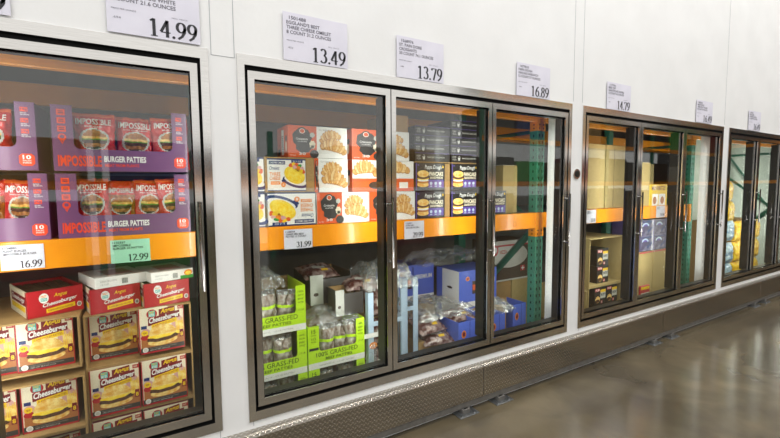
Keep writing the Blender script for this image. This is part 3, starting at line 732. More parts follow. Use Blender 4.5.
b = MB(); b.box(-.004, -.003, 0, .008, .3, .196, 'card'); b.box(.232, -.003, 0, .28, .3, .196, 'card'); b.box(.008, -.003, .189, .232, .3, .196, 'card'); b.box(.008, -.003, 0, .232, .3, .005, 'card'); b.build('cardboard_sleeve', t)
tag(carton('b', .278, .19, .3, omelet_flip, omelet_side, 'white').build('omelet_carton', loc=(.205, .345, 1.2305)), 'upside-down omelet carton standing on the orange beam', 'carton', 'omelet cartons')
for z, lab in ((1.2305, 'omelet carton at the left door edge, lower, mostly hidden'), (1.425, 'omelet carton at the left door edge, upper, mostly hidden')):
    tag(carton('b', .278, .19, .3, omelet_front, None, 'white').build('omelet_carton', loc=(-.09, .345, z)), lab, 'carton', 'omelet cartons')

# croissant cartons
def croissant(b, cx, cz, rx, rz, l, rot=0, n=9):
    c0, s0 = math.cos(R(rot)), math.sin(R(rot))
    def P(f): x, z = f*rx*.86, (1-f*f)*rz*.5-rz*.25; return cx+x*c0-z*s0, cz+x*s0+z*c0
    order = sorted(range(n), key=lambda k: -abs(k-(n-1)/2))
    for q, k in enumerate(order):
        f = -1+2*k/(n-1); x, z = P(f); th = .34+.36*(1-f*f)
        b.el(x, z, rx*.2, rz*(th+.05), l+q*.3, 'croissant_dark', 16, rot=rot-38*f)
        b.el(x+rx*.012, z+rz*.02, rx*.175, rz*th, l+q*.3+.15, 'croissant_light' if k % 2 else 'croissant', 16, rot=rot-38*f)
def cro_orange(b, x0, w, h):
    b.rc(x0, 0, x0+w, h, 0, 'brick'); c = x0+w*.48
    b.el(c, h*.62, w*.34, h*.3, 1, 'slate', wob=.06); b.el(c+w*.05, h*.34, w*.28, h*.2, 2, 'slate', wob=.08); b.el(c, h*.83, w*.15, h*.12, 3, 'brown'); b.el(c, h*.83, w*.1, h*.08, 4, 'white'); b.el(c, h*.83, w*.08, h*.065, 5, 'brick')
    b.tx('Croissants', c-w*.22, h*.55, c+w*.2, h*.62, 4, 'white', bold=.01); b.tx('AU BEURRE', c-w*.16, h*.48, c+w*.16, h*.52, 4, 'white')
    b.el(x0+w*.84, h*.72, w*.09, h*.08, 3, 'pale_grey', wob=.1); b.el(x0+w*.84, h*.42, w*.11, h*.12, 3, 'cream', wob=.12); b.rc(x0+w*.8, h*.28, x0+w*.9, h*.4, 3, 'cream')
    b.el(x0+w*.9, h*.12, w*.16, h*.13, 4, 'slate'); b.tx('30', x0+w*.35, h*.08, x0+w*.6, h*.16, 5, 'white', bold=.02); b.tx('READY TO BAKE', x0+w*.05, h*.05, x0+w*.25, h*.08, 4, 'white')
def cro_front(b, w, h, sp=.47):
    cro_orange(b, 0, w*sp, h); b.rc(w*sp, 0, w, h, 0, 'white')
    cx = w*(sp+1)/2; r = w*(1-sp)/2
    b.tx('FULLY BAKED', w*sp+r*.15, h*.88, w*sp+r*.7, h*.92, 1, 'grey')
    croissant(b, cx-r*.14, h*.68, r*.68, h*.24, 2, 14); croissant(b, cx+r*.1, h*.36, r*.84, h*.30, 4, -12)
def cro_side(b, d, h):
    b.rc(0, 0, d, h, 0, 'brick'); b.rc(d*.4, h*.1, d*.62, h*.9, 1, 'white')
    for k in range(9): b.rc(d*.43, h*(.2+.06*k), d*.59, h*(.225+.06*k), 2, 'ink')
    b.el(d*.82, h*.6, d*.08, h*.1, 1, 'slate'); b.el(d*.82, h*.35, d*.06, h*.16, 2, 'cream', wob=.1); b.rc(d*.05, h*.1, d*.3, h*.3, 1, 'slate')
def cro_tall(b, w, h):
    b.rc(0, 0, w, h, 0, 'white'); b.rc(0, 0, w, h*.42, 1, 'brick'); b.rc(w*.75, h*.1, w*.9, h*.3, 2, 'white'); b.el(w*.35, h*.2, w*.1, h*.12, 2, 'slate'); b.tx('Croissants', w*.5, h*.16, w*.7, h*.24, 2, 'white')
    croissant(b, w*.18, h*.72, w*.17, h*.3, 2, 5); croissant(b, w*.62, h*.72, w*.3, h*.3, 3, 5)
for x, z, w, h, d, f, sd, lab in ((.493, 1.2305, .345, .188, .3, cro_front, None, 'croissant carton on the beam, right of the upside-down omelet carton'),
        (.4815, 1.4205, .215, .2, .3, lambda b, w, h: cro_front(b, w, h, .12), None, 'croissant carton in the second layer, beside the cardboard framed omelet carton'),
        (.33, 1.6225, .365, .182, .22, lambda b, w, h: cro_front(b, w, h, .465), cro_side, 'croissant carton topmost at left, above the omelet cartons'),
        (.845, 1.2305, .348, .188, .3, lambda b, w, h: cro_front(b, w, h, .5), None, 'croissant carton on the beam behind the first metal post'),
        (.728, 1.4205, .455, .198, .3, cro_tall, cro_side, 'croissant carton with its end panel showing, second layer'),
        (.728, 1.6205, .42, .188, .3, lambda b, w, h: cro_front(b, w, h, .48), cro_side, 'croissant carton with a barcode end panel, topmost layer')):
    tag(carton('b', w, h, d, f, sd, 'white').build('croissant_carton', loc=(x, .345, z)), lab, 'carton', 'croissant cartons')
tag(carton('b', .15, .11, .3, None, None, 'card').build('brown_carton', loc=(1.0, .36, 1.8095)), 'small plain brown carton on the top croissant carton', 'carton')

# pancake sandwich boxes
def pan_front(b, w, h):
    b.rc(0, 0, w, h, 0, 'black'); b.rc(0, 0, w*.03, h, 1, 'violet'); b.rc(w*.42, h*.08, w*.97, h*.38, 1, 'violet')
    b.tx("Pappa Dough", w*.3, h*.74, w*.88, h*.93, 1, 'white', bold=.01, slant=w*.02); b.tx('PANCAKE', w*.46, h*.52, w*.95, h*.68, 2, 'cream', bold=.035); b.tx('SANDWICH', w*.48, h*.41, w*.93, h*.5, 2, 'cream', bold=.035)
    for k in range(3): b.el(w*(.52+.16*k), h*.24, w*.045, h*.06, 2, 'sky'); b.rc(w*(.48+.16*k), h*.12, w*(.56+.16*k), h*.15, 2, 'sky')
    b.el(w*.94, h*.87, w*.025, h*.05, 2, 'yellow')
    for k, (m_, zz, rz) in enumerate((('bun', .2, .1), ('croissant_dark', .3, .07), ('white', .36, .05), ('cheese', .42, .05), ('patty', .48, .08), ('bun', .6, .13))): b.el(w*.24, h*zz, w*(.2-.01*(k == 2)), h*rz, 2+k, m_)
    b.rc(w*.06, h*.9, w*.11, h*.95, 1, 'violet')
pc = carton('b', .245, .183, .28, pan_front, None, 'black').build('pancake_box')
for i, (x, z, lab) in enumerate(((1.203, 1.2305, 'black pancake sandwich box on the beam, left pair'), (1.203, 1.4275, 'black pancake sandwich box in the left pair, upper'), (1.513, 1.2305, 'black pancake sandwich box on the beam, right pair'), (1.513, 1.4275, 'black pancake sandwich box in the right pair, upper'),
        (1.812, 1.2305, 'black pancake sandwich box partly hidden, beside the pale cardboard case'))):
    o = pc if i == 0 else pc.copy()
    if i: col.objects.link(o)
    o.location = (x, .347, z); tag(o, lab, 'food box', 'pancake sandwich boxes')
for x, w in ((1.196, .302), (1.502, .30)):
    pass
b = MB(); b.box(0, 0, 0, .045, .3, .378, 'card'); tag(b.build('cardboard_divider', loc=(1.455, .352, 1.2305)), 'upright brown cardboard divider between the two pancake box stacks', 'cardboard divider')
b = MB(); b.box(0, 0, 0, .31, .3, .006, 'card'); tag(b.build('cardboard_sheet', loc=(1.196, .35, 1.6145)), 'brown cardboard sheet under the dark flat boxes, left', 'cardboard sheet', 'cardboard sheets under flat boxes')
b = MB(); b.box(0, 0, 0, .29, .3, .006, 'card'); tag(b.build('cardboard_sheet', loc=(1.51, .35, 1.6145)), 'brown cardboard sheet under the dark flat boxes, right', 'cardboard sheet', 'cardboard sheets under flat boxes')
def flat_front(b, w, h):
    b.rc(0, 0, w, h, 0, 'black'); b.rc(0, h*.96, w, h, 1, 'violet')
    b.tx('KEEP', w*.04, h*.55, w*.15, h*.75, 1, 'pale_grey'); b.tx('FROZEN', w*.04, h*.25, w*.15, h*.45, 1, 'pale_grey')
    b.el(w*.24, h*.5, w*.035, h*.3, 1, 'pale_grey', wob=.2); b.el(w*.235, h*.66, w*.02, h*.1, 2, 'black'); b.tx('PANCAKE SANDWICH', w*.34, h*.42, w*.84, h*.62, 1, 'pale_grey', bold=.01)
fb = carton('b', .295, .059, .28, flat_front, None, 'black').build('flat_box')
n_ = 0
ord_ = ['lowest', 'second', 'third', 'fourth', 'topmost']
for x, n, nm, y in ((1.199, 4, 'left', .352), (1.512, 5, 'right', .354)):
    for k in range(n):
        o = fb if n_ == 0 else fb.copy()
        if n_: col.objects.link(o)
        n_ += 1
        o.location = (x+.004*math.sin(k*2.3+x), y, 1.621+k*.0605); tag(o, 'dark flat box, %s of the %s stack above the pancake boxes' % (ord_[k] if k < n-1 else 'topmost', nm), 'food box', 'dark flat boxes')
tag(case_mesh(.34, .40, .45, mat='card_pale').build('cardboard_case', loc=(1.80, .343, 1.6*0+1.2295)), 'pale open cardboard case left of the green upright', 'cardboard case') if False else None
b = MB(); b.box(0, 0, 0, .16, .4, .385, 'card_pale'); b.box(.01, .02, .3855, .15, .39, .39, 'pale_grey')
tag(b.build('pale_carton', loc=(2.10, .42, 1.2305)), 'tall pale cardboard carton beside the green rack upright', 'carton')
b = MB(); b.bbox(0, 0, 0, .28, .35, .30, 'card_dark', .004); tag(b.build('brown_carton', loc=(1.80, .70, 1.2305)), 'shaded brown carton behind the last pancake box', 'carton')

# ------------------------------------------------------------------ grass-fed patties
def gf_case(w=.38, h=.268):
    pl, pr, band = .07, .058, .105
    b = disp_case(w, h, .34, pl, pr, band, 'lime', 'card')
    b.rc(0, 0, w, .038, 1, 'white')
    n = 26
    for k in range(n):
        x = pl+(w-pl-pr)*k/n; b.pg([(x, band-.0005), (x+(w-pl-pr)/n, band-.0005), (x+(w-pl-pr)/n/2, band+.006)], 1, 'lime')
    b.tx('100% GRASS-FED', .05, .072, w-.05, .1, 2, 'lime_ink', bold=.0, rise=0); b.tx('BEEF PATTIES', .11, .047, w-.09, .064, 2, 'lime_ink', bold=.01); b.tx('MINIMUM 15 - 1/3 LB PATTIES', .07, .014, w-.08, .022, 2, 'grey')
    b.tx('15', .022, h-.045, .048, h-.02, 2, 'lime_ink', bold=.01); b.tx('PATTIES', .018, h-.06, .052, h-.052, 2, 'lime_ink'); b.tx('1/3', .022, h-.085, .048, h-.068, 2, 'lime_ink'); b.tx('POUND', .02, h-.1, .05, h-.092, 2, 'lime_ink'); b.rc(.006, .118, .066, .134, 2, 'lime_ink'); b.rc(.01, .121, .062, .131, 3, 'slate')
    for k, s in enumerate(('100%', 'GRASS FED', 'BEEF', 'PATTIES', '', '1/3 LB')): 
        if s: b.tx(s, w-.046, h-.04-k*.022, w-.012, h-.03-k*.022, 2, 'lime_ink')
    return b
gc = gf_case().build('display_tray')
GX = [(.034, .362, .600, 'lime green grass-fed patty tray, topmost at the left door edge'), (.036, .362, .333, 'lime green grass-fed patty tray, second from the top at left'), (.424, .360, .336, 'lime green grass-fed patty tray at right with its full front showing'),
      (.036, .362, .066, 'lowest lime green patty tray at left, only its top showing'), (.424, .360, .069, 'lowest lime green patty tray at right, only its top showing')]
for i, (x, y, z, lab) in enumerate(GX):
    o = gc if i == 0 else gc.copy()
    if i: col.objects.link(o)
    o.location = (x, y, z+.003); tag(o, lab, 'display tray', 'lime green display trays')
def pat_mat(u, v):
    z = (v+1)/2
    if .58 < z < .66: return 'lime'
    if z > .9: return 'film_thick'
    return 'patties'
pb = [bag_mesh(.125, .245, .10, pat_mat, seed=21, amp=.01, back='patties').build('patty_bag'), bag_mesh(.12, .235, .10, pat_mat, seed=33, amp=.012, back='patties').build('patty_bag')]
pu = [0, 0]
for i, (x, z, lab) in enumerate([(.14, .609, 'clear bag of beef patties in the topmost lime tray, left'), (.245, .609, 'clear bag of beef patties in the topmost lime tray, right'), (.115, .342, 'clear bag of beef patties in the second lime tray, left'), (.235, .342, 'clear bag of beef patties in the second lime tray, right'),
        (.493, .345, 'clear bag of beef patties in the full-front lime tray, left, rounded top'), (.605, .345, 'clear bag of beef patties in the full-front lime tray, middle'), (.69, .345, 'clear bag of beef patties in the full-front lime tray, right end'), (.12, .075, 'clear bag of beef patties in the lowest left lime tray, left'), (.24, .075, 'clear bag of beef patties in the lowest left lime tray, right'), (.50, .078, 'clear bag of beef patties in the lowest right lime tray, left'), (.625, .078, 'clear bag of beef patties in the lowest right lime tray, right')]):
    k = i % 2; o = pb[k] if not pu[k] else pb[k].copy()
    if pu[k]: col.objects.link(o)
    pu[k] = 1; o.location = (x, .375+.02*(i % 3), z); o.rotation_euler.y = R((-3, 4, 2)[i % 3]); tag(o, lab, 'bag', 'clear bags of beef patties')

def crumple(name, w, d, h, mat, seed, lab, loc, rot=0, nu=44, nv=34, amp=.05, cat='plastic wrap', group='loose clear plastic wrap'):
    b = MB(); g = []
    for j in range(nv+1):
        row = []
        for i in range(nu+1):
            u, v = i/nu, j/nv
            e = min(u, 1-u, v, 1-v)*4
            rg = 1-2*abs(noise.noise(Vector((u*7+seed, v*7, seed))))
            z = h*min(1, e)**.6 + amp*noise.noise(Vector((u*4+seed, v*4, seed)))+amp*.55*(rg-.6)+amp*.35*(1-2*abs(noise.noise(Vector((u*17+seed, v*17, seed+3))))-.6)
            row.append(b.av((u*w+amp*.5*noise.noise(Vector((v*5, u*5, seed+4))), v*d+amp*.5*noise.noise(Vector((v*5, u*5, seed+9))), max(z, 0.001))))
        g.append(row)
    for j in range(nv):
        for i in range(nu): b.face((g[j][i], g[j][i+1], g[j+1][i+1], g[j+1][i]), mat, True)
    o = b.build(name, loc=loc, rot=rot); tag(o, lab, cat, group); return o
crumple('plastic_wrap', .26, .28, .09, 'film', 2, 'crumpled clear plastic rising over the topmost lime tray at the left door edge', (.04, .37, .865))
crumple('plastic_wrap', .36, .28, .05, 'film', 6, 'crumpled clear plastic over the full-front lime tray', (.43, .38, .60), amp=.03)

# meat trays behind (grey, with pale corner posts)
def meat_tray(w, h, d, post, mid):
    b = MB(); t = .006
    b.box(0, t, 0, t, d, h, mid); b.box(w-t, t, 0, w, d, h, mid); b.box(t, d-t, 0, w-t, d, h, 'card'); b.box(t, t, 0, w-t, d-t, t, 'card')
    b.box(0, 0, 0, w, t, h*.85, mid); b.rc(0, 0, w*.3, h, 1, post); b.box(0, 0, h*.85, w*.3, t, h, post); b.el(w*.13, h*.35, w*.06, h*.06, 2, 'brown')
    return b
tag(meat_tray(.30, .20, .35, 'pale_grey', 'slate').build('meat_tray', loc=(.53, .60, .665)), 'grey shipping tray with a pale corner, behind the lime trays, left', 'shipping tray', 'grey shipping trays')
tag(meat_tray(.2, .17, .14, 'pale_grey', 'slate').build('meat_tray', loc=(.645, .45, .611)), 'grey shipping tray with a pale corner nearer the metal post', 'shipping tray', 'grey shipping trays')
b = MB(); b.bbox(0, 0, 0, .36, .55, .575, 'card', .004); tag(b.build('brown_carton', loc=(.45, .71, .088)), 'plain brown carton carrying the grey tray, behind the lime trays', 'carton')
tag(carton('b', .22, .20, .3, None, None, 'card').build('brown_carton', loc=(.705, .45*0+.712*0+.45, .387)), 'x', 'carton') if False else None
def meat_mat(u, v):
    z = (v+1)/2
    if abs(u) < .35 and .4 < z < .62: return 'pale_grey'
    if .1 < u < .45 and .25 < z < .36: return 'yellow'
    return 'meat'
mp_ = bag_mesh(.27, .19, .075, meat_mat, seed=44, amp=.008, back='meat').build('meat_pack')
MP = [(.50, .60, .873, 'vacuum packed meat lying on the grey tray behind the lime trays', (-72, 0, 6)), (.74, .48, .795, 'vacuum packed meat on the nearer grey tray by the metal post', (-75, 0, -5)),
      (1.30, .40, .40, 'vacuum packed meat with a yellow sticker beside the pale blue case', (-66, 0, 8)), (1.33, .42, .31, 'vacuum packed meat lying low in front of the blue boxes', (-70, 0, -8)),
      (1.40, .62, .40, 'vacuum packed meat in front of the tall blue box', (-78, 0, 10)), (1.60, .45, .435, 'vacuum packed meat on the small blue tray', (-80, 0, 0)),
      (.88, .47, .13, 'upright meat pack low inside the pale blue case', (-8, 0, 0)), (.88, .47, .34, 'upright meat pack in the middle of the pale blue case', (-8, 0, 3)), (.88, .48, .55, 'upright meat pack at the top of the pale blue case', (-10, 0, -3)),
      (1.94, .50, .40, 'pale vacuum packed meat on the blue trays left of the green upright', (-70, 0, 12))]
for i, (x, y, z, lab, rot) in enumerate(MP):
    o = mp_ if i == 0 else mp_.copy()
    if i: col.objects.link(o)
    o.location = (x, y, z); o.rotation_euler = [R(a) for a in rot]; tag(o, lab, 'meat pack', 'vacuum packed meat')

# pale blue open-sided cases
def blue_case(w, h, d, rungs):
    b = MB(); t = .006; pw = .04
    for x in (0, w-pw):
        b.box(x, 0, 0, x+pw, t, h, 'sky')
        for z in rungs: pass
    for z in rungs: b.box(pw, 0, z, w-pw, t, z+.03, 'sky')
    for x in (0, w-t):
        b.box(x, t, 0, x+t, pw, h, 'sky'); b.box(x, d-pw, 0, x+t, d, h, 'sky')
        for z in rungs: b.box(x, pw, z, x+t, d-pw, z+.03, 'sky')
    b.box(t, t, 0, w-t, d-t, t, 'card'); b.box(t, d-t, 0, w-t, d, h, 'card')
    return b
t = thing('meat_case', 'pale blue open-sided case with an orange sticker at the metal post', 'shipping case', (.855, .40, .0885), 0, 'pale blue meat cases')
blue_case(.30, .66, .34, (0, .43)).build('case_frame', t)
b = MB(); b.el(.035, .30, .03, .024, 2, 'label_orange', 16); b.tx('15', .022, .29, .048, .31, 3, 'white', bold=.02); b.build('round_sticker', t)
b = MB(); b.box(-.09, -.012, .36, .2, -.006, .39, 'white'); b.build('paper_strap', t)
t = thing('meat_case', 'pale blue open-sided case further in, behind the meat with the yellow sticker', 'shipping case', (1.165, .46, .0885), 0, 'pale blue meat cases')
blue_case(.13, .71, .3, (0, .47)).build('case_frame', t)
crumple('plastic_wrap', .40, .42, .15, 'film_thick', 12, 'clear plastic wrap heaped over the pale blue cases', (.86, .40, .75), amp=.07)
crumple('plastic_wrap', .55, .5, .08, 'film_thick', 15, 'clear plastic wrap over the meat in front of the tall blue box', (1.30, .44, .445), amp=.05)
crumple('plastic_wrap', .75, .35, .07, 'film', 19, 'clear plastic wrap above the tall blue boxes', (1.45, .62, .82), amp=.06)
b = MB()
for i in range(9):
    pass
g = [[b.av((.80+.085*u+.012*noise.noise(Vector((u*3, v*3, 1))), .347+.006*noise.noise(Vector((u*4, v*4, 3))), .26+.22*v*(.35+.65*u))) for u in [k/10 for k in range(11)]] for v in [k/12 for k in range(13)]]
for j in range(12):
    for i in range(10): b.face((g[j][i], g[j][i+1], g[j+1][i+1], g[j+1][i]), 'film', True)
tag(b.build('plastic_wrap'), 'clear plastic flap hanging at the lower right of the first door', 'plastic wrap', 'loose clear plastic wrap')

# bright blue and white boxes
def blue_front(b, w, h):
    b.rc(0, 0, w, h, 0, 'blue'); b.rc(0, 0, w, h*.15, 1, 'white'); b.rc(w*.45, h*.3, w*.5, h*.95, 1, 'blue_dark')
    b.el(w*.22, h*.78, w*.05, h*.06, 2, 'label_orange'); b.el(w*.22, h*.78, w*.03, h*.035, 3, 'maroon'); b.rc(w*.34, h*.35, w*.44, h*.7, 2, 'brown'); b.rc(w*.35, h*.45, w*.43, h*.6, 3, 'brick')
    b.tx('PREMIUM', w*.55, h*.6, w*.95, h*.72, 2, 'white', bold=.02)
def blue_side(b, d, h):
    b.rc(0, 0, d, h, 0, 'white'); b.rc(0, h*.12, d*.26, h, 1, 'blue'); b.el(d*.6, h*.52, d*.12, h*.035, 1, 'brown'); b.rc(d*.3, h*.16, d*.95, h*.162, 1, 'grey')
bb = carton('b', .42, .31, .3, blue_front, blue_side, 'blue').build('blue_box', loc=(1.80, .60, .44)); tag(bb, 'tall bright blue box with white side panel behind the meat packs', 'shipping box', 'blue and white boxes')
o = bb.copy(); col.objects.link(o); o.location = (1.36, .92, .47); tag(o, 'bright blue box behind, left of the tall blue one', 'shipping box', 'blue and white boxes')
for z, lab in ((.085, 'blue box under the tall bright blue box'),):
    b = carton('b', .42, .35, .3, blue_front, blue_side, 'blue').build('blue_box', loc=(1.80, .605, .0885)); tag(b, lab, 'shipping box', 'blue and white boxes')
b = MB(); b.bbox(0, 0, 0, .42, .35, .38, 'card', .004); tag(b.build('brown_carton', loc=(1.36, .90, .0885)), 'brown carton under the left bright blue box', 'carton')
b = MB(); b.bbox(0, 0, 0, .32, .45, .27, 'card', .004); tag(b.build('brown_carton', loc=(1.22, .41*0+.41, .0885*0+.0)), 'x', 'carton') if False else None
def small_blue(w, h, d):
    d = .22
    b = MB(); t = .005
    b.box(0, 0, 0, w, t, h, 'blue'); b.box(0, t, 0, t, d, h, 'blue'); b.box(w-t, t, 0, w, d, h, 'blue'); b.box(t, d-t, 0, w-t, d, h, 'card'); b.box(t, t, 0, w-t, d-t, t, 'card')
    b.el(w*.3, h*.72, w*.13, h*.09, 1, 'label_orange'); b.el(w*.3, h*.72, w*.08, h*.055, 2, 'maroon'); b.rc(w*.08, h*.3, w*.5, h*.36, 1, 'sky'); b.rc(w*.08, h*.2, w*.4, h*.25, 1, 'sky'); b.rc(w*.62, 0, w*.66, h, 1, 'blue_dark'); b.rc(0, 0, w, h*.06, 1, 'white'); return b
sb = small_blue(.175, .34, .36).build('blue_tray', loc=(1.59, .355, .0885)); tag(sb, 'small blue tray with an orange seal, low in the middle door', 'shipping tray', 'small blue trays')
o = sb.copy(); col.objects.link(o); o.location = (1.90, .355, .0885); tag(o, 'small blue tray at the left edge of the third door', 'shipping tray', 'small blue trays')
b = small_blue(.155, .365, .36).build('blue_tray', loc=(2.225, .41, .0885)); tag(b, 'small blue tray right beside the green upright', 'shipping tray', 'small blue trays')
b = MB(); b.bbox(0, 0, 0, .09, .3, .36, 'card', .003); tag(b.build('brown_carton', loc=(2.10, .45, .0885)), 'narrow brown carton between the blue trays', 'carton')
crumple('plastic_wrap', .24, .22, .07, 'film_thick', 23, 'clear plastic wrap spilling over the blue trays left of the green upright', (1.98, .37, .42), amp=.05)
b = MB(); b.bbox(0, 0, 0, .26, .40, .215, 'card', .004); tag(b.build('brown_carton', loc=(1.30, .46, .0885)), 'brown carton under the low meat packs', 'carton')
# cartons further in behind door three
for x, w, lab in ((2.26, .16, 'brown carton low behind the diagonal brace, left'),):
    pass
b = MB(); b.bbox(0, 0, 0, .30, .35, .515, 'card_pale', .004); tag(b.build('brown_carton', loc=(2.735, .90, .0)), 'brown carton below the grey carton, right', 'carton', 'brown cartons below the grey carton')
b = MB(); b.bbox(0, 0, 0, .25, .35, .51, 'card', .004); tag(b.build('brown_carton', loc=(2.475, .90, .0)), 'brown carton below the grey carton, left', 'carton', 'brown cartons below the grey carton')
def sign_front(b, w, h):
    b.rc(0, 0, w, h, 0, 'brown'); b.rc(0, 0, w, h*.04, 1, 'pale_grey'); b.rc(0, h*.9, w, h, 1, 'pale_grey')
    b.el(w*.45, h*.62, w*.5, h*.3, 1, 'pale_grey'); b.rc(0, h*.86, w, h*.9, 2, 'sign_red'); b.el(w*.03, h*.78, w*.1, h*.14, 3, 'sign_red'); b.el(w*.03, h*.78, w*.06, h*.08, 4, 'white'); b.tx('VIZZA', w*.16, h*.68, w*.36, h*.77, 3, 'sign_red', bold=.02); b.tx('PIZZAS', w*.48, h*.69, w*.68, h*.76, 3, 'sign_red'); b.rc(w*.75, h*.2, w*.88, h*.34, 2, 'sign_red'); b.tx('+', w*.77, h*.22, w*.86, h*.32, 3, 'white', bold=.03)
b = carton('b', .50, .40, .3, sign_front, None, 'brown').build('grey_carton', loc=(2.475, .895, .5165)); tag(b, 'grey carton with a red stripe and oval panel behind the diagonal brace', 'carton')

# ------------------------------------------------------------------ third bank
def open_case(w, h, d, shelf=0):
    b = MB(); t = .008
    b.box(0, 0, 0, t, d, h, 'card_pale'); b.box(w-t, 0, 0, w, d, h, 'card_pale'); b.box(t, d-t, 0, w-t, d, h, 'card_pale'); b.box(t, 0, 0, w-t, d-t, t, 'card_pale'); b.box(t, 0, h-t, w-t, d-t, h, 'card_pale')
    return b
tag(open_case(.55, .46, .45).build('cardboard_case', loc=(3.16, .35, .49)), 'open cardboard case with a short stack of black and yellow boxes', 'cardboard case', 'open cases of black and yellow boxes')
tag(open_case(.55, .36, .45).build('cardboard_case', loc=(3.16, .35, .125)), 'open cardboard case below, filled with black and yellow boxes', 'cardboard case', 'open cases of black and yellow boxes')
tag(open_case(.14, .34, .45).build('cardboard_case', loc=(3.01, .36, .125)), 'narrow open cardboard case at the left door edge of the third bank', 'cardboard case')
b = MB(); b.box(0, 0, 0, .56, .4, .0, 'x') if False else None
def by_front(b, w, h):
    b.rc(0, 0, w, h, 0, 'black'); b.rc(w*.5, h*.35, w*.95, h*.85, 1, 'pale_grey'); b.rc(w*.5, h*.7, w*.95, h*.86, 2, 'yellow'); b.tx('BEEF', w*.55, h*.5, w*.9, h*.64, 2, 'ink', bold=.02); b.rc(w*.05, h*.78, w*.45, h*.95, 1, 'sign_red'); b.tx('PUB', w*.1, h*.8, w*.4, h*.92, 2, 'white', bold=.02)
    b.el(w*.28, h*.3, w*.2, h*.2, 1, 'bun'); b.el(w*.26, h*.22, w*.18, h*.1, 2, 'patty'); b.rc(w*.55, h*.05, w*.7, h*.22, 1, 'sign_red'); b.tx('4', w*.57, h*.07, w*.68, h*.2, 2, 'white')
yb = carton('b', .185, .166, .2, by_front, None, 'black').build('black_yellow_box'); n_ = 0
for x, z, y, lab in ((3.345, .4985, .39, 'black and yellow box in the upper open case, lower left'), (3.51, .4985, .575, 'black and yellow box in the upper open case, lower right, set back'), (3.355, .665, .40, 'black and yellow box in the upper open case, top of the short stack'),
        (3.27, .1335, .37, 'black and yellow box in the bottom case, lower left'), (3.46, .1335, .37, 'black and yellow box in the bottom case, lower right'), (3.27, .3, .36, 'black and yellow box in the bottom case, upper left'), (3.46, .3, .36, 'black and yellow box in the bottom case, upper right')):
    o = yb if n_ == 0 else yb.copy()
    if n_: col.objects.link(o)
    n_ += 1; o.location = (x, y, z); tag(o, lab, 'food box', 'black and yellow boxes')
for x, w, lab in ((3.10, .26, 'tall pale cardboard case above the orange beam, left'), (3.375, .36, 'tall pale cardboard case above the orange beam, right'), (3.98, .17, 'tall pale cardboard case left of the yellow pack'), (4.16, .36, 'tall pale cardboard case behind the yellow pack')):
    h = .60 if x < 3.9 else .45
    yy = .35 if x < 4.1 else .50
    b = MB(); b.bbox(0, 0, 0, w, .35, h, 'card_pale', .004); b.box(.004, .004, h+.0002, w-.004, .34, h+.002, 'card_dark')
    if x > 3.3 and x < 3.9: b.box(w*.35, -.001, .02, w*.36, 0, h-.02, 'card_dark')
    tag(b.build('pale_carton', loc=(x, yy, 1.2305)), lab, 'carton', 'pale cartons above the beam')
b = MB(); b.bbox(0, 0, 0, .06, .3, .3, 'red', .01); tag(b.build('red_pack', loc=(3.03, .36, 1.2305)), 'narrow red pack at the left edge of the third bank', 'food pack')
def yp(b, w, h):
    b.rc(0, 0, w, h, 0, 'pack_yellow'); b.rc(w*.2, h*.0, w*.9, h*.55, 1, 'white'); b.tx('MINI', w*.15, h*.72, w*.5, h*.92, 1, 'maroon', bold=.02); b.tx('BITES', w*.52, h*.72, w*.9, h*.92, 1, 'maroon', bold=.02); b.rc(w*.5, 0, w*.54, h*.6, 2, 'pack_yellow'); b.el(w*.33, h*.25, w*.1, h*.18, 2, 'tan'); b.el(w*.74, h*.25, w*.1, h*.18, 2, 'tan')
tag(carton('b', .37, .225, .1, yp, None, 'pack_yellow').build('yellow_pack', loc=(4.155, .36, 1.2305)), 'yellow and white pack on the beam of the third bank', 'food pack')
def pp(b, w, h):
    b.rc(0, 0, w, h, 0, 'purple_pack'); b.el(w*.4, h*.6, w*.25, h*.22, 1, 'sky', a0=0, a1=180); b.el(w*.4, h*.6, w*.17, h*.13, 2, 'violet', a0=0, a1=180); b.rc(w*.55, h*.15, w*.95, h*.3, 1, 'navy', rise=h*.3); b.rc(w*.05, h*.84, w*.9, h*.93, 1, 'navy')
pk = carton('b', .26, .165, .3, pp, None, 'lilac').build('purple_pack'); n_ = 0
for x, z, lab in ((4.04, .75, 'purple pack in the lower layer, left'), (4.31, .75, 'purple pack in the lower layer, right'), (4.04, .917, 'purple pack in the upper layer, left'), (4.31, .917, 'purple pack in the upper layer, right')):
    o = pk if n_ == 0 else pk.copy()
    if n_: col.objects.link(o)
    n_ += 1; o.location = (x, .37, z); tag(o, lab, 'food pack', 'purple packs')
b = MB(); b.bbox(0, 0, 0, .27, .42, .655, 'card_pale', .004); b.rc(0, .64, .27, .655, 1, 'sign_red'); tag(b.build('pale_carton', loc=(4.02, .36, .0905)), 'pale cardboard carton under the purple packs, left', 'carton', 'pale cartons under the purple packs')
b = MB(); b.bbox(0, 0, 0, .28, .42, .655, 'card_pale', .004); b.rc(0, .64, .28, .655, 1, 'sign_red'); tag(b.build('pale_carton', loc=(4.30, .36, .0905)), 'pale cardboard carton under the purple packs, right', 'carton', 'pale cartons under the purple packs')
b = MB(); b.bbox(0, 0, 0, .18, .02, .12, 'sign_red', .004); b.rc(.01, .08, .17, .11, 1, 'pack_yellow'); b.rc(.01, .02, .17, .045, 1, 'pale_grey'); tag(b.build('red_label', loc=(4.03, .339, .27)), 'red and yellow label on the pale carton under the purple packs', 'label card')
b = MB(); b.bbox(0, 0, 0, .05, .4, .95, 'purple_pack', .004); tag(b.build('purple_wrap_stack', loc=(5.06, .36, .1)), 'narrow purple stack between the green upright and white wall edge', 'food stack')

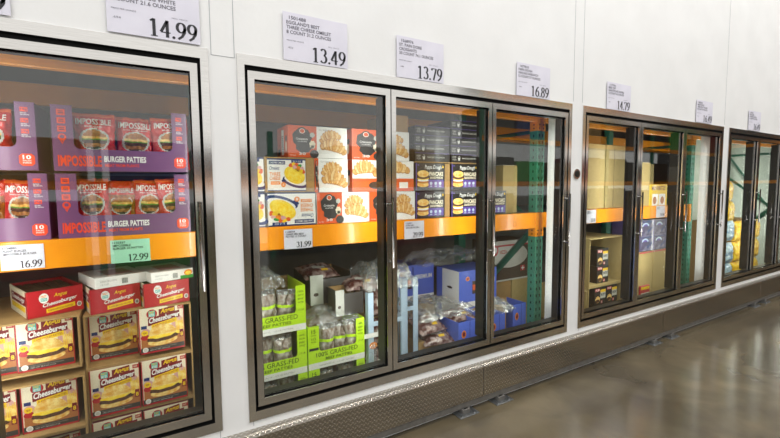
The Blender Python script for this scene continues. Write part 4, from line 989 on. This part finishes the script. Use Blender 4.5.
# ------------------------------------------------------------------ fourth bank
sy = bag_mesh(.33, .27, .12, lambda u, v: 'snack_yellow', seed=51, amp=.012, back='snack_yellow').build('yellow_bag'); n_ = 0
def put(o0, n, loc, lab, cat, grp):
    o = o0 if n == 0 else o0.copy()
    if n: col.objects.link(o)
    o.location = loc; tag(o, lab, cat, grp)
rows = [(6.06, 1.22, .40, 'yellow bag on top of the stack in the farthest bank, left door'), (6.05, .955, .37, 'yellow bag directly on the pale blue bags in the farthest bank'),
        (6.40, .68, .37, 'yellow bag right of the pale blue bags, upper'), (6.40, .40, .37, 'yellow bag right of the pale blue bags, middle'), (6.40, .12, .37, 'yellow bag right of the pale blue bags, lowest'),
        (6.92, .68, .37, 'yellow bag in the second far door, upper'), (6.92, .40, .37, 'yellow bag in the second far door, middle'), (6.92, .12, .37, 'yellow bag in the second far door, lowest')]
for x, z, y, lab in rows: put(sy, n_, (x, y, z), lab, 'bag', 'yellow bags in the farthest bank'); n_ += 1
sb_ = bag_mesh(.34, .28, .12, lambda u, v: 'snack_blue', seed=61, amp=.012, back='snack_blue').build('pale_blue_bag'); n_ = 0
for z, lab in ((.70, 'pale blue bag in the farthest bank, upper'), (.40, 'pale blue bag in the farthest bank, middle'), (.12, 'pale blue bag in the farthest bank, lowest')):
    put(sb_, n_, (6.03, .36, z), lab, 'bag', 'pale blue bags in the farthest bank'); n_ += 1
# cartons behind carry the bags
for x, w, lab in ((6.02, .74, 'brown carton stack behind the pale blue and yellow bags'), (6.88, .50, 'brown carton stack behind the yellow bags of the second far door')):
    b = MB(); b.bbox(0, 0, 0, w, .3, .86, 'card', .004); tag(b.build('brown_carton', loc=(x, .55, .0905)), lab, 'carton', 'brown cartons in the farthest bank')
b = MB(); b.box(6.45, .95, 0, 10.3, 1.0, 3.09, 'inner_pale'); struct(b.build('wall_freezer_partition'))

# pallets
def pallet(x, w, lab, z=0):
    t = thing('pallet', lab, 'pallet', (x, .34, z), 0, 'wooden pallets')
    for y in (0, .44, .88):
        b = MB(); b.box(0, y, 0, w, y+.04, .07, 'wood'); b.build('stringer', t)
    n = 8
    b = MB()
    for k in range(n): b.box(k*w/n, 0, .0702, (k+.8)*w/n, .92, .0855, 'wood')
    b.build('deck_boards', t)
pallet(-1.16, .95, 'wooden pallet under the cheeseburger cases'); pallet(.03, 1.26, 'wooden pallet under the lime green trays'); pallet(1.30, 1.08, 'wooden pallet under the blue boxes')
pallet(3.0, .98, 'wooden pallet under the open cases of black and yellow boxes'); pallet(4.02, .62, 'wooden pallet under the purple packs'); pallet(6.0, 1.45, 'wooden pallet under the yellow bags')
pallet(2.2*0+2.39, .45, 'wooden pallet behind the green upright') if False else None

# ------------------------------------------------------------------ opposite side of the aisle (seen in reflections)
b = MB()
ork = thing('warehouse_rack', 'orange and green warehouse rack across the aisle, facing the freezers', 'pallet rack', (0, -6.5, 0))
for i in range(10):
    x = -4+i*2.9; hh = 2.6 if x < 7 else 5.6
    b = MB(); b.box(x, -.1, 0, x+.1, 0, hh, 'rack_green'); b.build('upright', ork)
for z in (1.45,):
    b = MB(); b.box(-4, .001, z, 22.2, .05, z+.14, 'rack_orange'); b.build('beam', ork)
    b = MB(); b.box(-4, -1.2, z+.12, 22.2, -.101, z+.139, 'galv'); b.build('deck', ork)
for z in (2.7, 4.0):
    b = MB(); b.box(7.6, .001, z, 22.2, .05, z+.14, 'rack_orange'); b.build('beam', ork)
    b = MB(); b.box(7.6, -1.2, z+.12, 22.2, -.101, z+.139, 'galv'); b.build('deck', ork)
mats_o = ['card', 'slate', 'brown', 'card_dark', 'grey', 'maroon', 'brown', 'slate', 'card', 'blue_dark']
k = 0
nm = ['first', 'second', 'third', 'fourth', 'fifth', 'sixth', 'seventh', 'eighth', 'ninth', 'tenth', 'eleventh']
lv = ['floor', 'second', 'third', 'top']
mats_o = ['card_dark', 'slate', 'brown', 'grey', 'slate', 'maroon', 'green', 'slate', 'card', 'navy', 'black', 'brown', 'black']
for i in range(9):
    for q, (z0, z1) in enumerate(((0, 1.35), (1.592, 2.4), (2.842, 3.8), (4.142, 5.3))):
        if q > 1 and i < 4: continue
        b = MB(); x = -3.8+i*2.9
        b.bbox(x, -1.1, z0, x+1.2, -.12, z1-.1*(i % 3), mats_o[k % 13], .02)
        b.bbox(x+1.3, -1.1, z0, x+2.5, -.12, z1-.1*((i+1) % 3), mats_o[(k+5) % 13], .02)
        tag(b.build('wrapped_load', loc=(0, -6.5, 0)), '%s wrapped pallet load on the %s level of the rack across the aisle' % (nm[i], lv[q]), 'pallet load', 'wrapped loads across the aisle'); k += 3
b = MB(); b.bbox(0, -6, 0, 1.2, 4, 5, 'slate', .05); b.box(-.05, -6, 1.5, 0, 4, 1.64, 'rack_orange'); b.box(-.05, -6, 3.2, 0, 4, 3.34, 'rack_orange')
tag(b.build('end_rack', loc=(24, 0-4.2, 0)), 'dark loaded rack closing the far end of the aisle', 'pallet rack')
# ------------------------------------------------------------------ lights
def area(name, loc, rot, sx, sy, power, colr=(1, 1, 1), spread=180):
    l = bpy.data.lights.new(name, 'AREA'); l.shape = 'RECTANGLE'; l.size = sx; l.size_y = sy; l.energy = power; l.color = colr; l.spread = R(spread)
    o = bpy.data.objects.new(name, l); col.objects.link(o); o.location = loc; o.rotation_euler = rot; return o
cl = thing('ceiling_light', 'long ceiling light over the aisle', 'ceiling light', (0, 0, 0), 0, 'ceiling lights over the aisle'); first = True
b = MB(); b.bbox(-1.8, -.15, .02, 1.8, .15, .1, 'pale_grey', .01); b.build('housing', cl)
b = MB(); b.box(-1.78, -.12, 0, 1.78, .12, .019, 'tube'); b.build('diffuser', cl)
for x in (-3.5, 1.5, 6.5, 11.5):
    for y in (-2.4, -5.2):
        o = cl if first else dup(cl); first = False
        o.location = (x, y, 6.6)
        area('aisle_light', (x, y, 6.59), (0, 0, 0), 3.5, .5, 115, (1, .985, .965))
for k in (1, 2, 3, 4, 5):
    X = BX[k]
    for i in range(4):
        xm = T+i*DW if i in (1, 2) else (.045 if i == 0 else BW-.045)
        y = .129 if i in (1, 2) else .104
        for sg in ((-1, 1) if i in (1, 2) else ((1,) if i == 0 else (-1,))):
            area('door_light', (X+xm+sg*.008, y, (Z0+Z1)/2), (R(90), 0, R(-32*sg)), .02, 1.35, 3.0 if k >= 4 else 2.0, (1, 1, .95))
wd = bpy.data.worlds.new('world'); scn.world = wd; wd.use_nodes = True
wd.node_tree.nodes['Background'].inputs[0].default_value = (1, .995, .985, 1); wd.node_tree.nodes['Background'].inputs[1].default_value = 1.05
for o in list(scn.objects):
    if o.type == 'EMPTY' and not o.children: print('EMPTY', o.name)
